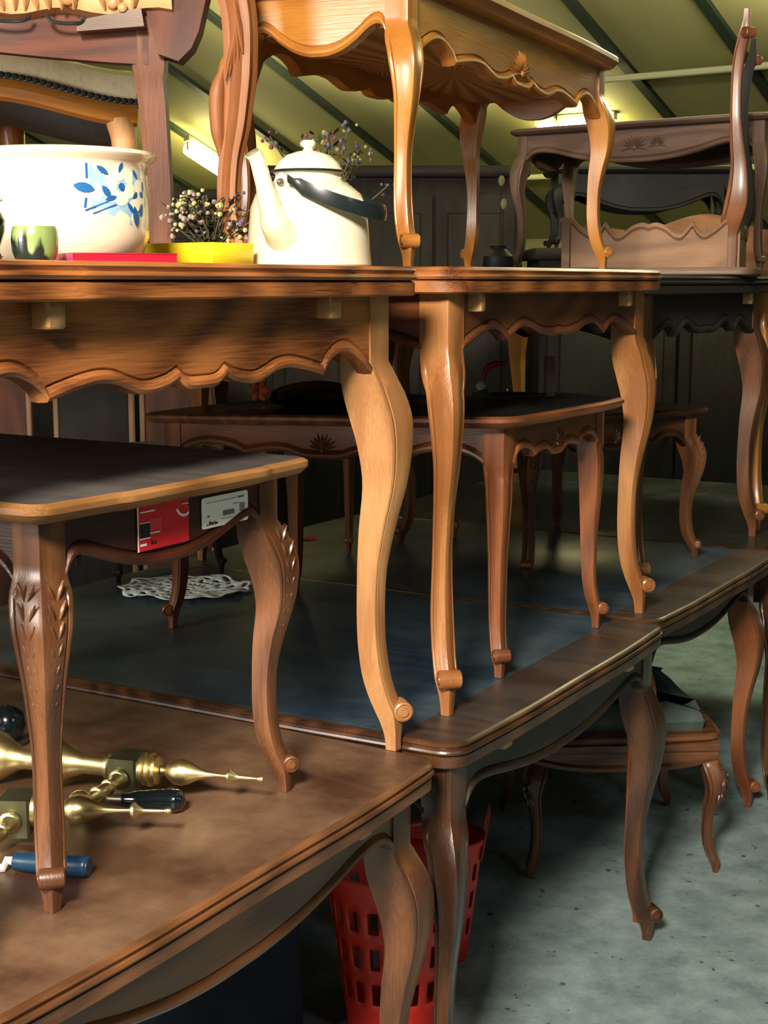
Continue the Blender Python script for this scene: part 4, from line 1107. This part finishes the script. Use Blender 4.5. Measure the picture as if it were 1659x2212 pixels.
mb = MB(); tube(mb, [(0, .01, .07), (.01, .01, .10), (.03, .01, .112), (.06, .01, .115)], [.006, .008, .009, .004], 10); o = mb.build('red_ribbon', plain('ribbon', (170, 30, 26), .6), jug)
simple('pale_post', (.455, 4.02, zc), (.024, .03, .125), (176, 150, 130), 'short pale wooden post standing behind the carved table top', 'post', 8)

# dark cupboards added to make the background behind the tables dark
def cupboard(label, x, y, w, d, h, rz, sp='murk', doors=2, name='cupboard', z=FLOOR):
    r = empty(name, (x, y, z), rad(rz), label, 'cupboard')
    mb = MB(); box(mb, -w / 2, w / 2, 0, d, 0, h, .006); mb.build('carcass', W(sp, 'z'), r)
    mb = MB(); box(mb, -w / 2 - .03, w / 2 + .03, -.03, d + .01, h + .0005, h + .05, .01); mb.build('cornice', W(sp, 'x'), r)
    for i in range(doors):
        x0 = -w / 2 + .03 + (w - .06) * i / doors; x1 = -w / 2 + .03 + (w - .06) * (i + 1) / doors
        mb = MB(); box(mb, x0 + .005, x1 - .005, -.02, -.001, .1, h - .08, .004); dr = mb.build('door', W(sp, 'z'), r)
        mb = MB(); box(mb, x0 + .06, x1 - .06, -.030, -.0205, .17, h - .16, .006); mb.build('door_panel', W(sp, 'z'), dr)
        mb = MB(); ball(mb, (x1 - .03 if i % 2 == 0 else x0 + .03, -.032, h * .5), .012, 8); mb.build('knob', plain('dull_brass_knob', (120, 100, 60), .4, metal=1), dr)
    return r
cupboard('tall dark cupboard added for a dark background behind the pot and the left chair legs', -1.35, 6.5, 1.5, .5, 1.80, 0)
cupboard('dark cupboard added for a dark background directly behind the white kettle', .04, 6.75, 1.18, .5, 1.92, 0, doors=3)
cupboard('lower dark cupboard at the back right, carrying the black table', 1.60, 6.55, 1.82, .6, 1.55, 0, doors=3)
# screen with pale edges left
sc = empty('folding_screen', (-1.62, 4.95, FLOOR), rad(2), 'brown panelled folding screen with pale edge strips seen under the scalloped table', 'screen')
for i, (x0, x1, yo, c) in enumerate(((-.02, .40, 0, 'brown'), (.50, .74, .05, 'russet'), (.80, 1.02, .02, 'brown'))):
    mb = MB(); box(mb, x0, x1, yo, yo + .025, .0, 1.38, .003); pn = mb.build('panel', W('matred' if c == 'brown' else 'murk', 'z'), sc)
    for xx in (x0 - .018, x1):
        mb = MB(); box(mb, xx, xx + .018, yo - .006, yo + .03, 0, 1.385, .003); mb.build('edge_strip', W('plank', 'z'), pn)
# black table on the right cupboard and curved headboard
BT = table('side_table', 'black side table in silhouette behind the dusty coffee table, on the low cupboard', 'table',
      (.74, 6.62, FLOOR + 1.6005), 0, .86, .38, .36, 'ebony', plain('black_board', (12, 12, 13), .6), k=.8, inset=.06, lip=.03, leaf=False, ap='ogee', drop=.17)
hb = MB(); rings = []
for i in range(33):
    u = i / 32; x = .86 * u
    zt2 = .15 + .05 * math.sin(PI * u) + .02 * math.cos(u * 4 * PI)
    rings.append([(x, 0, 0), (x, 0, zt2), (x, .03, zt2), (x, .03, 0)])
loft(hb, rings, flip=True); o = hb.build('headboard', W('honey', 'x')); o.location = (.70, 5.20, 1.5215); tag(o, 'curved honey-brown headboard standing behind the upturned table', 'headboard')
# two pale-tipped reeds in a dark jar
rj = empty('reed_jar', (.305, 3.95, 1.5235), 0, 'dark jar with two pale-tipped reeds left of the dusty coffee table', 'jar')
mb = MB(); lathe(mb, [(.001, 0), (.03, 0), (.042, .02), (.04, .05), (.02, .07), (.022, .078), (.001, .07)], seg=20); mb.build('jar_body', plain('matt_black_jar', (16, 18, 18), .6), rj)
for x, z in ((.006, .235), (.012, .175)):
    mb = MB(); tube(mb, [(.0, 0, .06), (x * .6, 0, z * .6), (x, 0, z)], .0022, 6); rd = mb.build('reed_stem', stem_m, rj)
    mb = MB(); ball(mb, (x, 0, z + .012), .0085, 8, (1, 1, 1.7)); mb.build('pale_tip', plain('pale_tip', (196, 190, 140), .7), rd)
# pink cloth scrap by the foot of the golden coffee table
ragged('pink_cloth', (.56, 3.62, 1.522), (214, 92, 96), 'scrap of pink cloth behind the right foot of the golden coffee table', 'cloth', .05)
# faint small stand behind the shell table
ST = table('side_table', 'small dark-footed side table far back on the dark tables, left of centre', 'table',
      (-.10, 3.86, .7765), 40, .46, .44, .40, 'ebony', None, k=.55, inset=.045, lip=.016, leaf=False, ap='belly', drop=.06, P=SLIM, leg_sp='russet')
ch = table('stool', 'dark low stool in shadow behind the lace doily', 'stool',
      (-.66, 3.46, .7765), 32, .34, .34, .31, 'murk', W('ebony', 'x'), k=.5, inset=.04, lip=.02, leaf=False, ap='belly', drop=.05, P=SLIM, leg_sp='murk')
# floor debris
R_ = random.Random(11); deb = MB()
for i in range(70):
    x = R_.uniform(.15, 1.25); y = R_.uniform(2.5, 4.6); r_ = R_.uniform(.002, .006)
    ball(deb, (x, y, FLOOR + r_ * .4), r_, 5, (R_.uniform(.6, 1.6), 1, .5))
o = deb.build('floor_grit', plain('grit', (70, 74, 70), .9, var=.6, vscale=9)); tag(o, 'scattered dark and pale grit on the concrete aisle', 'grit', kind='stuff')
